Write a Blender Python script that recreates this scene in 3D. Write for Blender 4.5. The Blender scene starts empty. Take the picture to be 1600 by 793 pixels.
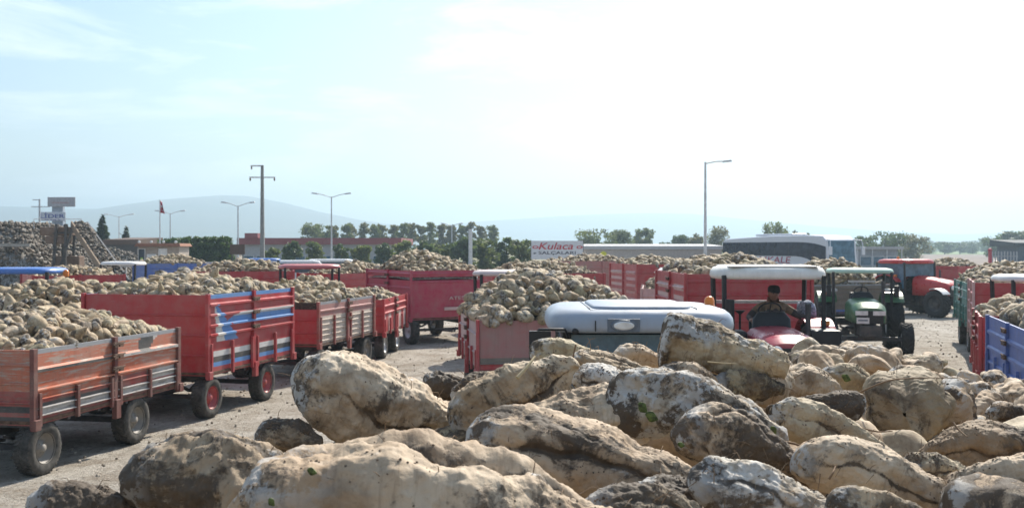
import bpy, math, random
import numpy as np
from mathutils import Vector, Matrix

random.seed(7)
RNG = np.random.default_rng(11)
sc = bpy.context.scene
COL = sc.collection
R = math.radians

# ------------------------------------------------------------------ camera, sky, sun, exposure
H = 3.0            # eye height above the yard
FP = 1600.0        # focal length in photo pixels
HY = 388.0         # row of the horizon in the photo
cam_d = bpy.data.cameras.new('camera')
cam = bpy.data.objects.new('camera', cam_d)
COL.objects.link(cam)
cam.location = (0, 0, H)
cam.rotation_euler = (R(90) - math.atan((396.5 - HY) / FP), 0, 0)
cam_d.sensor_width = 36.0
cam_d.lens = 36.0
cam_d.clip_start = 0.05
cam_d.clip_end = 30000
cam_d.dof.use_dof = True
cam_d.dof.focus_distance = 2.6
cam_d.dof.aperture_fstop = 16.0
sc.camera = cam

SUN_EL, SUN_AZ = R(43), math.atan2(0.46, 1.0)      # ahead of the camera, a little to the right
sun_d = bpy.data.lights.new('sun', 'SUN')
sun_d.energy = 3.55
sun_d.angle = R(0.5)
sun_d.color = (1.0, 0.93, 0.82)
sun = bpy.data.objects.new('sun', sun_d)
COL.objects.link(sun)
sdir = Vector((math.sin(SUN_AZ) * math.cos(SUN_EL), math.cos(SUN_AZ) * math.cos(SUN_EL), math.sin(SUN_EL)))
sun.location = sdir * 60
sun.rotation_euler = (-sdir).to_track_quat('-Z', 'Y').to_euler()

world = bpy.data.worlds.new('World')
sc.world = world
world.use_nodes = True
wt = world.node_tree
for n in list(wt.nodes):
    wt.nodes.remove(n)
wo = wt.nodes.new('ShaderNodeOutputWorld')
wb = wt.nodes.new('ShaderNodeBackground')
sky = wt.nodes.new('ShaderNodeTexSky')
sky.sky_type = 'NISHITA'
sky.sun_disc = False
sky.sun_elevation = SUN_EL
sky.sun_rotation = SUN_AZ
sky.altitude = 50
sky.air_density = 1.3
sky.dust_density = 1.3
sky.ozone_density = 4.0
wb.inputs['Strength'].default_value = 0.069
# thin streaks of high cloud, in sky directions
tc = wt.nodes.new('ShaderNodeTexCoord')
mp = wt.nodes.new('ShaderNodeMapping')
mp.inputs['Rotation'].default_value = (0, R(-14), R(20))
mp.inputs['Scale'].default_value = (2.2, 2.2, 12.0)
nz = wt.nodes.new('ShaderNodeTexNoise')
nz.inputs['Scale'].default_value = 1.6
nz.inputs['Detail'].default_value = 7
nz.inputs['Roughness'].default_value = 0.62
nz.inputs['Distortion'].default_value = 0.5
cr = wt.nodes.new('ShaderNodeValToRGB')
cr.color_ramp.elements[0].position = 0.48
cr.color_ramp.elements[1].position = 0.74
mx = wt.nodes.new('ShaderNodeMix')
mx.data_type = 'RGBA'
mx.inputs[7].default_value = (9.6, 10.0, 10.1, 1)
ml = wt.nodes.new('ShaderNodeMath')
ml.operation = 'MULTIPLY'
ml.inputs[1].default_value = 0.95
wt.links.new(tc.outputs['Generated'], mp.inputs['Vector'])
wt.links.new(mp.outputs[0], nz.inputs['Vector'])
wt.links.new(nz.outputs['Fac'], cr.inputs['Fac'])
wt.links.new(cr.outputs['Color'], ml.inputs[0])
wt.links.new(ml.outputs[0], mx.inputs[0])
wt.links.new(sky.outputs[0], mx.inputs[6])
wt.links.new(mx.outputs[2], wb.inputs['Color'])
wt.links.new(wb.outputs[0], wo.inputs['Surface'])

sc.view_settings.view_transform = 'Standard'
sc.view_settings.look = 'None'
sc.view_settings.exposure = 1.12
sc.view_settings.gamma = 1.0
sc.view_settings.use_curve_mapping = False
sc.render.engine = 'CYCLES'
sc.cycles.use_denoising = True
try:
    sc.cycles.denoiser = 'OPENIMAGEDENOISE'
    sc.cycles.denoising_input_passes = 'RGB_ALBEDO_NORMAL'
except Exception:
    pass
sc.cycles.max_bounces = 6
sc.cycles.diffuse_bounces = 3
sc.cycles.glossy_bounces = 3
sc.cycles.transmission_bounces = 4
sc.cycles.volume_bounces = 0
sc.cycles.transparent_max_bounces = 6
sc.cycles.caustics_reflective = False
sc.cycles.caustics_refractive = False


def at(x, y, d):
    """Point seen at photo pixel (x, y) and d metres ahead."""
    return Vector(((x - 800) / FP * d, d, H - (y - HY) / FP * d))


def gnd(x, g):
    """Ground point whose base is g pixels below the horizon at column x."""
    d = H * FP / g
    return Vector(((x - 800) / FP * d, d, 0))


# ------------------------------------------------------------------ numpy gradient noise
_perm = np.random.default_rng(3).permutation(256)
_perm = np.concatenate([_perm, _perm, _perm])
_grad = np.random.default_rng(4).normal(size=(256, 3))
_grad /= np.linalg.norm(_grad, axis=1)[:, None]


def pnoise(p):
    p = np.asarray(p, float)
    i = np.floor(p).astype(int)
    f = p - i
    u = f * f * f * (f * (f * 6 - 15) + 10)
    i &= 255

    def g(dx, dy, dz):
        h = _perm[_perm[_perm[(i[:, 0] + dx) & 255] + ((i[:, 1] + dy) & 255)] + ((i[:, 2] + dz) & 255)]
        return np.sum(_grad[h] * (f - np.array([dx, dy, dz])), axis=1)

    def lerp(a, b, t):
        return a + (b - a) * t
    x00 = lerp(g(0, 0, 0), g(1, 0, 0), u[:, 0])
    x10 = lerp(g(0, 1, 0), g(1, 1, 0), u[:, 0])
    x01 = lerp(g(0, 0, 1), g(1, 0, 1), u[:, 0])
    x11 = lerp(g(0, 1, 1), g(1, 1, 1), u[:, 0])
    return lerp(lerp(x00, x10, u[:, 1]), lerp(x01, x11, u[:, 1]), u[:, 2])


def fbm(p, octv=4, gain=0.5):
    s = np.zeros(len(p))
    a = 1.0
    q = np.asarray(p, float)
    for k in range(octv):
        s += a * pnoise(q + 17.3 * k)
        q = q * 2.03
        a *= gain
    return s


# ------------------------------------------------------------------ mesh helpers
class MB:
    """Collects shapes and links them as one mesh object."""

    def __init__(self):
        self.v, self.f, self.m, self.s = [], [], [], []

    def add(self, vs, fs, mi=0, smooth=False):
        o = len(self.v)
        self.v += [tuple(p) for p in vs]
        for k, f in enumerate(fs):
            self.f.append(tuple(i + o for i in f))
            self.m.append(mi[k] if isinstance(mi, (list, tuple)) else mi)
            self.s.append(smooth)
        return self

    def box(self, c, s, rot=None, mi=0, taper=None):
        x, y, z = s[0] / 2, s[1] / 2, s[2] / 2
        tx, ty = taper or (1, 1)
        vs = [Vector(p) for p in ((-x, -y, -z), (x, -y, -z), (x, y, -z), (-x, y, -z),
                                  (-x * tx, -y * ty, z), (x * tx, -y * ty, z), (x * tx, y * ty, z), (-x * tx, y * ty, z))]
        if rot is not None:
            vs = [rot @ p for p in vs]
        c = Vector(c)
        return self.add([p + c for p in vs], [(3, 2, 1, 0), (4, 5, 6, 7), (0, 1, 5, 4), (1, 2, 6, 5), (2, 3, 7, 6), (3, 0, 4, 7)], mi)

    def span(self, a, b, mi=0):
        a, b = Vector(a), Vector(b)
        return self.box((a + b) / 2, [abs(q) for q in (b - a)], mi=mi)

    def bar(self, p, q, w, h, mi=0, up=(0, 0, 1)):
        p, q = Vector(p), Vector(q)
        d = q - p
        x = d.normalized()
        y = Vector(up).cross(x)
        if y.length < 1e-4:
            y = Vector((0, 1, 0)).cross(x)
        y.normalize()
        z = x.cross(y)
        m = Matrix((x, y, z)).transposed()
        return self.box((p + q) / 2, (d.length, w, h), m, mi)

    def tube(self, pts, rad, n=10, mi=0, cap=True):
        pts = [Vector(p) for p in pts]
        rs = rad if isinstance(rad, (list, tuple)) else [rad] * len(pts)
        vs, fs = [], []
        ref = None
        for i, p in enumerate(pts):
            d = (pts[min(i + 1, len(pts) - 1)] - pts[max(i - 1, 0)]).normalized()
            if ref is None:
                ref = Vector((0, 0, 1)) if abs(d.z) < .9 else Vector((1, 0, 0))
            a = ref - d * ref.dot(d)
            a.normalize()
            ref = a
            b = d.cross(a)
            for k in range(n):
                t = 2 * math.pi * k / n
                vs.append(p + (a * math.cos(t) + b * math.sin(t)) * rs[i])
        for i in range(len(pts) - 1):
            for k in range(n):
                k2 = (k + 1) % n
                fs.append((i * n + k, i * n + k2, (i + 1) * n + k2, (i + 1) * n + k))
        self.add(vs, fs, mi, True)
        if cap:
            self.add(vs[:n], [tuple(range(n - 1, -1, -1))], mi)
            self.add(vs[-n:], [tuple(range(n))], mi)
        return self

    def lathe(self, prof, n=32, axis='y', c=(0, 0, 0), mi=0, smooth=True):
        """prof: list of (radius, height along the axis)."""
        vs, fs, ms = [], [], []
        c = Vector(c)
        for r, h in prof:
            for k in range(n):
                t = 2 * math.pi * k / n
                a, b = r * math.cos(t), r * math.sin(t)
                vs.append(c + (Vector((a, h, b)) if axis == 'y' else Vector((a, b, h)) if axis == 'z' else Vector((h, a, b))))
        for i in range(len(prof) - 1):
            for k in range(n):
                k2 = (k + 1) % n
                fs.append((i * n + k, i * n + k2, (i + 1) * n + k2, (i + 1) * n + k))
                ms.append(mi[i] if isinstance(mi, (list, tuple)) else mi)
        return self.add(vs, fs, ms, smooth)

    def sweep(self, rings, mi=0, smooth=True, closed=True, caps=True):
        n = len(rings[0])
        vs = [p for r in rings for p in r]
        fs = []
        for i in range(len(rings) - 1):
            for k in range(n if closed else n - 1):
                k2 = (k + 1) % n
                fs.append((i * n + k, i * n + k2, (i + 1) * n + k2, (i + 1) * n + k))
        self.add(vs, fs, mi, smooth)
        if caps and closed:
            self.add(rings[0], [tuple(range(n - 1, -1, -1))], mi)
            self.add(rings[-1], [tuple(range(n))], mi)
        return self

    def mesh(self, name, mats):
        me = bpy.data.meshes.new(name)
        me.from_pydata(self.v, [], self.f)
        for m in mats if isinstance(mats, (list, tuple)) else [mats]:
            me.materials.append(m)
        me.polygons.foreach_set('material_index', self.m)
        me.polygons.foreach_set('use_smooth', self.s)
        me.update()
        return me

    def build(self, name, mats, parent=None, loc=None, bevel=0.0):
        o = bpy.data.objects.new(name, self.mesh(name, mats))
        COL.objects.link(o)
        if parent is not None:
            o.parent = parent
        if loc is not None:
            o.location = loc
        if bevel:
            b = o.modifiers.new('edge', 'BEVEL')
            b.width = bevel
            b.segments = 2
            b.limit_method = 'ANGLE'
            b.angle_limit = R(40)
        return o


def fast_mesh(name, verts, quads, mats, smooth=True, attrs=None):
    verts = np.asarray(verts, np.float32)
    quads = np.asarray(quads, np.int32)
    me = bpy.data.meshes.new(name)
    me.vertices.add(len(verts))
    me.vertices.foreach_set('co', verts.ravel())
    k = quads.shape[1]
    me.loops.add(quads.size)
    me.loops.foreach_set('vertex_index', quads.ravel())
    me.polygons.add(len(quads))
    me.polygons.foreach_set('loop_start', np.arange(0, quads.size, k, dtype=np.int32))
    me.polygons.foreach_set('loop_total', np.full(len(quads), k, np.int32))
    me.polygons.foreach_set('use_smooth', np.full(len(quads), smooth, bool))
    for m in mats if isinstance(mats, (list, tuple)) else [mats]:
        me.materials.append(m)
    for an, av in (attrs or {}).items():
        a = me.attributes.new(an, 'FLOAT', 'POINT')
        a.data.foreach_set('value', np.asarray(av, np.float32))
    me.update(calc_edges=True)
    me.validate()
    return me


def link(name, me, parent=None, loc=None):
    o = bpy.data.objects.new(name, me)
    COL.objects.link(o)
    if parent is not None:
        o.parent = parent
    if loc is not None:
        o.location = loc
    return o


def tag(o, label=None, cat=None, group=None, kind=None):
    if label:
        o['label'] = label
    if cat:
        o['category'] = cat
    if group:
        o['group'] = group
    if kind:
        o['kind'] = kind
    return o


def thing(name, loc, label, cat, group=None, rz=0.0):
    o = bpy.data.objects.new(name, None)
    COL.objects.link(o)
    o.empty_display_size = 0.2
    o.location = loc
    o.rotation_euler = (0, 0, rz)
    return tag(o, label, cat, group)


KIDS = {}


def copy_tree(o, parent=None):
    c = o.copy()
    COL.objects.link(c)
    c.parent = parent
    for ch in [q for q in list(COL.objects) if q.parent is o]:
        copy_tree(ch, c)
    return c


def text_part(s, name, mat, parent, width, height, loc, rot, shear=0.0, depth=0.004, label=None):
    """Lettering as a thin solid, fitted to width x height, lying in its local XY plane."""
    cu = bpy.data.curves.new('lettering', 'FONT')
    cu.body = s
    cu.size = 1.0
    cu.shear = shear
    cu.offset = 0.012
    tmp = bpy.data.objects.new('lettering', cu)
    COL.objects.link(tmp)
    dg = bpy.context.evaluated_depsgraph_get()
    me = bpy.data.meshes.new_from_object(tmp.evaluated_get(dg))
    bpy.data.objects.remove(tmp)
    n = len(me.vertices)
    co = np.zeros(n * 3, np.float32)
    me.vertices.foreach_get('co', co)
    co = co.reshape(-1, 3)
    lo, hi = co.min(0), co.max(0)
    co[:, 0] = (co[:, 0] - (lo[0] + hi[0]) / 2) * width / max(hi[0] - lo[0], 1e-4)
    co[:, 1] = (co[:, 1] - (lo[1] + hi[1]) / 2) * height / max(hi[1] - lo[1], 1e-4)
    me.vertices.foreach_set('co', co.ravel())
    me.materials.clear()
    me.materials.append(mat)
    me.update()
    o = link(name, me, parent, loc)
    o.rotation_euler = rot
    so = o.modifiers.new('thick', 'SOLIDIFY')
    so.thickness = depth
    so.offset = 1.0
    return o


# ------------------------------------------------------------------ materials
def new_mat(name):
    m = bpy.data.materials.new(name)
    m.use_nodes = True
    nt = m.node_tree
    b = nt.nodes['Principled BSDF']
    return m, nt, b


def N(nt, typ, **kw):
    n = nt.nodes.new(typ)
    for k, v in kw.items():
        setattr(n, k, v)
    return n


def mixc(nt, fac, a, b, blend='MIX'):
    n = N(nt, 'ShaderNodeMix', data_type='RGBA', blend_type=blend)
    for sock, v in ((n.inputs[0], fac), (n.inputs[6], a), (n.inputs[7], b)):
        if isinstance(v, bpy.types.NodeSocket):
            nt.links.new(v, sock)
        elif isinstance(v, (int, float)):
            sock.default_value = v
        else:
            sock.default_value = (*v[:3], 1)
    return n.outputs[2]


def mth(nt, op, a, b=0.0, c=None, clamp=False):
    n = N(nt, 'ShaderNodeMath', operation=op)
    n.use_clamp = clamp
    for i, v in enumerate((a, b, c)):
        if v is None:
            continue
        if isinstance(v, bpy.types.NodeSocket):
            nt.links.new(v, n.inputs[i])
        else:
            n.inputs[i].default_value = v
    return n.outputs[0]


def noise_n(nt, vec, scale, detail=4, rough=0.55, w=None, dist=0.0):
    n = N(nt, 'ShaderNodeTexNoise')
    if w is not None:
        n.noise_dimensions = '4D'
        if isinstance(w, bpy.types.NodeSocket):
            nt.links.new(w, n.inputs['W'])
        else:
            n.inputs['W'].default_value = w
    nt.links.new(vec, n.inputs['Vector'])
    n.inputs['Scale'].default_value = scale
    n.inputs['Detail'].default_value = detail
    n.inputs['Roughness'].default_value = rough
    n.inputs['Distortion'].default_value = dist
    return n.outputs['Fac']


def ramp(nt, fac, p0, p1, c0=(0, 0, 0), c1=(1, 1, 1)):
    n = N(nt, 'ShaderNodeValToRGB')
    n.color_ramp.elements[0].position = p0
    n.color_ramp.elements[1].position = p1
    n.color_ramp.elements[0].color = (*c0, 1)
    n.color_ramp.elements[1].color = (*c1, 1)
    nt.links.new(fac, n.inputs['Fac'])
    return n.outputs['Color']


def mapped(nt, vec, scale, loc=(0, 0, 0)):
    n = N(nt, 'ShaderNodeMapping')
    n.inputs['Scale'].default_value = scale
    n.inputs['Location'].default_value = loc
    nt.links.new(vec, n.inputs['Vector'])
    return n.outputs[0]


def obj_rand(nt):
    return N(nt, 'ShaderNodeObjectInfo').outputs['Random']


def coord(nt, which='Object'):
    return N(nt, 'ShaderNodeTexCoord').outputs[which]


def bump(nt, b, h, strength=0.3, dist=0.01):
    n = N(nt, 'ShaderNodeBump')
    n.inputs['Strength'].default_value = strength
    n.inputs['Distance'].default_value = dist
    nt.links.new(h, n.inputs['Height'])
    nt.links.new(n.outputs[0], b.inputs['Normal'])


MATS = {}


def plain(name, c, rough=0.6, metal=0.0, vary=0.12, scale=6.0):
    """Even colour with slight mottling and dust."""
    if name in MATS:
        return MATS[name]
    m, nt, b = new_mat(name)
    v = coord(nt)
    n1 = noise_n(nt, v, scale, 5, 0.6)
    dk = tuple(q * (1 - vary * 2) for q in c)
    lt = tuple(min(1, q * (1 + vary)) for q in c)
    nt.links.new(mixc(nt, ramp(nt, n1, 0.3, 0.7), dk, lt), b.inputs['Base Color'])
    b.inputs['Roughness'].default_value = rough
    b.inputs['Metallic'].default_value = metal
    MATS[name] = m
    return m


def paint(name, c, wear=0.3, under=(0.20, 0.17, 0.15), rough=0.38, fade=0.25, dust=0.25):
    """Old vehicle paint: faded patches, long scrapes down to primer, dust and rust specks."""
    if name in MATS:
        return MATS[name]
    m, nt, b = new_mat(name)
    v = coord(nt)
    big = noise_n(nt, v, 1.7, 4, 0.6)
    fadec = tuple(q * (1 - fade) + 0.30 * fade for q in c)
    col = mixc(nt, ramp(nt, big, 0.35, 0.75), c, fadec)
    scr = noise_n(nt, mapped(nt, v, (1.0, 1.0, 13.0)), 2.6, 7, 0.72)
    sm = ramp(nt, scr, 0.70 - 0.26 * wear, 0.74 - 0.22 * wear)
    col = mixc(nt, mth(nt, 'MULTIPLY', sm, min(1.0, 0.25 + wear)), col, under)
    drip = noise_n(nt, mapped(nt, v, (9.0, 9.0, 0.8)), 1.5, 5, 0.65)
    col = mixc(nt, mth(nt, 'MULTIPLY', ramp(nt, drip, 0.52, 0.75), 0.35 * wear + 0.08), col, (0.10, 0.055, 0.035))
    sp = noise_n(nt, v, 24, 4, 0.7)
    col = mixc(nt, mth(nt, 'MULTIPLY', ramp(nt, sp, 0.66, 0.70), wear), col, (0.09, 0.045, 0.028))
    du = noise_n(nt, v, 3.4, 6, 0.7)
    col = mixc(nt, mth(nt, 'MULTIPLY', ramp(nt, du, 0.40, 0.72), dust), col, (0.36, 0.30, 0.24))
    nt.links.new(col, b.inputs['Base Color'])
    nt.links.new(mth(nt, 'ADD', mth(nt, 'MULTIPLY', ramp(nt, du, 0.35, 0.7), 0.3), rough), b.inputs['Roughness'])
    dent = noise_n(nt, v, 2.2, 3, 0.5)
    bump(nt, b, dent, 0.25, 0.03)
    MATS[name] = m
    return m


def glass_mat(name, c=(0.03, 0.045, 0.06), rough=0.08):
    if name in MATS:
        return MATS[name]
    m, nt, b = new_mat(name)
    v = coord(nt)
    n1 = noise_n(nt, v, 2.5, 5, 0.65)
    nt.links.new(mixc(nt, ramp(nt, n1, 0.4, 0.75), c, tuple(q * 2.0 + 0.02 for q in c)), b.inputs['Base Color'])
    nt.links.new(mth(nt, 'ADD', mth(nt, 'MULTIPLY', n1, 0.2), rough), b.inputs['Roughness'])
    b.inputs['IOR'].default_value = 1.5
    MATS[name] = m
    return m


def beet_mat(name, mud=0.3, white=0.25, detail=True, crown=True, base=(0.49, 0.39, 0.28)):
    """Sugar beet skin: tan with brown wrinkles round the root, caked soil, scraped pale patches."""
    if name in MATS:
        return MATS[name]
    m, nt, b = new_mat(name)
    v = coord(nt)
    rid = N(nt, 'ShaderNodeAttribute', attribute_name='rid').outputs['Fac']
    w = mth(nt, 'ADD', mth(nt, 'MULTIPLY', obj_rand(nt), 37.0), mth(nt, 'MULTIPLY', rid, 91.0))
    rnd = mth(nt, 'FRACT', mth(nt, 'MULTIPLY', w, 3.71))
    rnd2 = mth(nt, 'FRACT', mth(nt, 'MULTIPLY', w, 7.13))
    big = noise_n(nt, v, 5.0, 3, 0.55, w)
    mid = noise_n(nt, v, 16.0, 6, 0.62, w, 0.4)
    warm = tuple(q * s for q, s in zip(base, (0.80, 0.70, 0.60)))
    green = tuple(q * s for q, s in zip(base, (0.82, 0.92, 0.80)))
    pale = tuple(min(1, q * s) for q, s in zip(base, (1.18, 1.22, 1.25)))
    col = mixc(nt, ramp(nt, big, 0.36, 0.62), pale, warm)
    col = mixc(nt, mth(nt, 'MULTIPLY', ramp(nt, rnd2, 0.65, 0.98), 0.6), col, green)
    col = mixc(nt, ramp(nt, mid, 0.48, 0.70), col, tuple(q * 0.52 for q in warm))
    hgt = mid
    if detail:
        wr = noise_n(nt, mapped(nt, v, (38.0, 5.0, 5.0)), 1.0, 6, 0.65, w, 0.8)
        col = mixc(nt, mth(nt, 'MULTIPLY', ramp(nt, wr, 0.53, 0.66), 0.55), col, tuple(q * 0.45 for q in warm))
        wr2 = noise_n(nt, mapped(nt, v, (5.0, 26.0, 26.0)), 1.0, 5, 0.65, w, 0.6)
        col = mixc(nt, mth(nt, 'MULTIPLY', ramp(nt, wr2, 0.56, 0.68), 0.35), col, tuple(q * 0.5 for q in warm))
        fine = noise_n(nt, v, 130.0, 5, 0.7, w)
        col = mixc(nt, mth(nt, 'MULTIPLY', ramp(nt, fine, 0.55, 0.72), 0.45), col, (0.13, 0.09, 0.06))
        hgt = mth(nt, 'ADD', mth(nt, 'MULTIPLY', mid, 0.8), mth(nt, 'ADD', mth(nt, 'MULTIPLY', wr, 0.35), mth(nt, 'MULTIPLY', fine, 0.35)))
    # scraped pale patches
    wp = noise_n(nt, v, 7.0, 6, 0.66, mth(nt, 'ADD', w, 5.3), 0.3)
    col = mixc(nt, mth(nt, 'MULTIPLY', ramp(nt, wp, 0.68 - 0.2 * white, 0.71 - 0.2 * white), 0.75), col, (0.60, 0.57, 0.52))
    # soil
    dn = noise_n(nt, v, 9.0, 8, 0.70, mth(nt, 'ADD', w, 11.7), 0.6)
    thr = mth(nt, 'SUBTRACT', mth(nt, 'ADD', dn, mth(nt, 'MULTIPLY', rnd, 0.16 * mud + 0.04)), 0.72 - 0.30 * mud)
    if crown:
        ca = N(nt, 'ShaderNodeAttribute', attribute_name='crown').outputs['Fac']
        thr = mth(nt, 'ADD', thr, mth(nt, 'MULTIPLY', ca, 0.13))
    if detail:
        thr = mth(nt, 'ADD', thr, mth(nt, 'MULTIPLY', N(nt, 'ShaderNodeAttribute', attribute_name='soil').outputs['Fac'], 0.15))
    if detail:
        thr = mth(nt, 'ADD', thr, mth(nt, 'ADD', mth(nt, 'MULTIPLY', mth(nt, 'SUBTRACT', fine, 0.5), 0.22), mth(nt, 'MULTIPLY', mth(nt, 'SUBTRACT', wr, 0.5), 0.16)))
    dm = mth(nt, 'MULTIPLY', thr, 13.0 if detail else 16.0, clamp=True)
    soil = mixc(nt, ramp(nt, mid, 0.35, 0.65), (0.035, 0.027, 0.021), (0.115, 0.085, 0.058))
    col = mixc(nt, mth(nt, 'MULTIPLY', dm, 0.93), col, soil)
    if crown:
        cw = noise_n(nt, v, 26.0, 6, 0.7, mth(nt, 'ADD', w, 2.2))
        col = mixc(nt, mth(nt, 'MULTIPLY', mth(nt, 'MULTIPLY', ca, ramp(nt, cw, 0.50, 0.54)), 0.9), col, (0.52, 0.51, 0.48))
    nt.links.new(col, b.inputs['Base Color'])
    b.inputs['Roughness'].default_value = 0.72
    b.inputs['Specular IOR Level'].default_value = 0.35
    hgt = mth(nt, 'ADD', hgt, mth(nt, 'MULTIPLY', dm, 0.45))
    bump(nt, b, hgt, 0.55 if detail else 0.6, 0.007 if detail else 0.02)
    MATS[name] = m
    return m


def leaf_mat(name, c, vary=0.5):
    if name in MATS:
        return MATS[name]
    m, nt, b = new_mat(name)
    v = coord(nt)
    w = mth(nt, 'MULTIPLY', obj_rand(nt), 30.0)
    n1 = noise_n(nt, v, 0.9, 4, 0.6, w)
    a = N(nt, 'ShaderNodeAttribute', attribute_name='rid').outputs['Fac']
    dk = tuple(q * (1 - vary) for q in c)
    lt = tuple(q * (1 + vary) for q in c)
    col = mixc(nt, ramp(nt, n1, 0.35, 0.65), dk, lt)
    col = mixc(nt, mth(nt, 'MULTIPLY', a, 0.6), col, tuple(q * s for q, s in zip(lt, (1.35, 1.1, 0.7))))
    nt.links.new(col, b.inputs['Base Color'])
    b.inputs['Roughness'].default_value = 0.6
    tl = N(nt, 'ShaderNodeBsdfTranslucent')
    nt.links.new(mixc(nt, 1.0, col, (1.25, 1.3, 0.75), 'MULTIPLY'), tl.inputs['Color'])
    ms = N(nt, 'ShaderNodeMixShader')
    ms.inputs[0].default_value = 0.42
    nt.links.new(b.outputs[0], ms.inputs[1])
    nt.links.new(tl.outputs[0], ms.inputs[2])
    nt.links.new(ms.outputs[0], nt.nodes['Material Output'].inputs['Surface'])
    MATS[name] = m
    return m


M_RUBBER = plain('rubber', (0.030, 0.029, 0.028), 0.8, vary=0.3, scale=14)
M_RUBBER_DUSTY = plain('dusty_rubber', (0.085, 0.078, 0.068), 0.9, vary=0.35, scale=10)
M_DARK = paint('dark_metal', (0.022, 0.023, 0.026), 0.35, (0.09, 0.07, 0.055), 0.5, 0.1, 0.3)
M_BLACK = plain('black_plastic', (0.014, 0.014, 0.016), 0.5)
M_CHROME = plain('bright_metal', (0.55, 0.55, 0.56), 0.25, 1.0)
M_RUST = plain('rusty_iron', (0.15, 0.085, 0.055), 0.85, vary=0.35, scale=9)
M_WHITE = paint('white_paint', (0.74, 0.74, 0.73), 0.15, (0.35, 0.33, 0.30), 0.35, 0.1, 0.22)
M_GLASS = glass_mat('dark_glass')
M_BLUE_GLASS = glass_mat('blue_glass', (0.055, 0.115, 0.165))
M_LAMP = plain('lamp_glass', (0.75, 0.75, 0.73), 0.12)
M_AMBER = plain('amber_plastic', (0.75, 0.22, 0.03), 0.3)
M_SOIL = plain('caked_soil', (0.07, 0.052, 0.038), 0.95, vary=0.4, scale=20)
M_STEEL = plain('galvanised_steel', (0.58, 0.59, 0.60), 0.5, 0.2)
# ------------------------------------------------------------------ the setting
def sstep(a, b, x):
    t = np.clip((x - a) / (b - a), 0, 1)
    return t * t * (3 - 2 * t)


def terrain(x, y):
    return 0.5 * sstep(54, 66, np.asarray(y, float))


def ground_mat():
    m, nt, b = new_mat('yard_earth')
    v = coord(nt)
    big = noise_n(nt, v, 0.16, 5, 0.6)
    mid = noise_n(nt, v, 1.3, 7, 0.68)
    fine = noise_n(nt, v, 11.0, 7, 0.72)
    spk = noise_n(nt, v, 34.0, 3, 0.6)
    col = mixc(nt, ramp(nt, big, 0.35, 0.65), (0.50, 0.45, 0.38), (0.60, 0.555, 0.485))
    col = mixc(nt, mth(nt, 'MULTIPLY', ramp(nt, mid, 0.42, 0.62), 0.75), col, (0.29, 0.235, 0.175))
    col = mixc(nt, mth(nt, 'MULTIPLY', ramp(nt, fine, 0.50, 0.62), 0.7), col, (0.20, 0.16, 0.12))
    col = mixc(nt, mth(nt, 'MULTIPLY', ramp(nt, spk, 0.60, 0.66), 0.7), col, (0.60, 0.56, 0.50))
    rn = N(nt, 'ShaderNodeMapping')
    rn.inputs['Rotation'].default_value = (0, 0, 0.21)
    nt.links.new(v, rn.inputs['Vector'])
    rotv = rn.outputs[0]
    trk = noise_n(nt, mapped(nt, rotv, (2.6, 0.07, 1.0)), 1.0, 6, 0.65, dist=0.6)
    col = mixc(nt, mth(nt, 'MULTIPLY', ramp(nt, trk, 0.53, 0.62), 0.5), col, (0.30, 0.25, 0.20))
    nt.links.new(col, b.inputs['Base Color'])
    b.inputs['Roughness'].default_value = 0.95
    b.inputs['Specular IOR Level'].default_value = 0.2
    h = mth(nt, 'ADD', mth(nt, 'MULTIPLY', mid, 0.6), mth(nt, 'ADD', fine, mth(nt, 'MULTIPLY', spk, 0.4)))
    bump(nt, b, h, 1.0, 0.10)
    return m


def axis(a, near, far, step):
    v = list(np.arange(-near, near + 1e-6, step))
    d, x = step, near
    while x < far:
        d *= 1.35
        x += d
        v.append(x)
        v.insert(0, -x)
    return np.array(v) + a


gx, gy = axis(0, 30, 4600, 1.0), axis(30, 32, 4600, 1.0)
X, Y = np.meshgrid(gx, gy)
P = np.stack([X.ravel(), Y.ravel(), np.zeros(X.size)], 1)
near_w = np.exp(-((P[:, 0]) ** 2 + (P[:, 1] - 30) ** 2) / 60.0 ** 2)
P[:, 2] = terrain(P[:, 0], P[:, 1]) + near_w * 0.035 * fbm(P * 0.35, 3)
nx, ny = len(gx), len(gy)
ii = (np.arange(ny - 1)[:, None] * nx + np.arange(nx - 1)[None, :]).ravel()
Q = np.stack([ii, ii + 1, ii + nx + 1, ii + nx], 1)
tag(link('ground', fast_mesh('ground', P, Q, ground_mat())), kind='structure')


def sheet(name, x0, x1, y0, y1, z, mat, nx=24, ny=12):
    xs, ys = np.linspace(x0, x1, nx), np.linspace(y0, y1, ny)
    A, B = np.meshgrid(xs, ys)
    p = np.stack([A.ravel(), B.ravel(), np.full(A.size, z)], 1)
    i = (np.arange(ny - 1)[:, None] * nx + np.arange(nx - 1)[None, :]).ravel()
    return tag(link(name, fast_mesh(name, p, np.stack([i, i + 1, i + nx + 1, i + nx], 1), mat)), kind='structure')


def field_mat(name, a, b_, sc_=0.05):
    m, nt, b = new_mat(name)
    v = coord(nt)
    n1 = noise_n(nt, mapped(nt, v, (0.25, 1, 1)), sc_, 6, 0.65)
    n2 = noise_n(nt, v, 1.5, 5, 0.7)
    col = mixc(nt, ramp(nt, n1, 0.35, 0.65), a, b_)
    col = mixc(nt, mth(nt, 'MULTIPLY', ramp(nt, n2, 0.4, 0.7), 0.4), col, tuple(q * 0.6 for q in a))
    nt.links.new(col, b.inputs['Base Color'])
    b.inputs['Roughness'].default_value = 0.95
    MATS[name] = m
    return m


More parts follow.
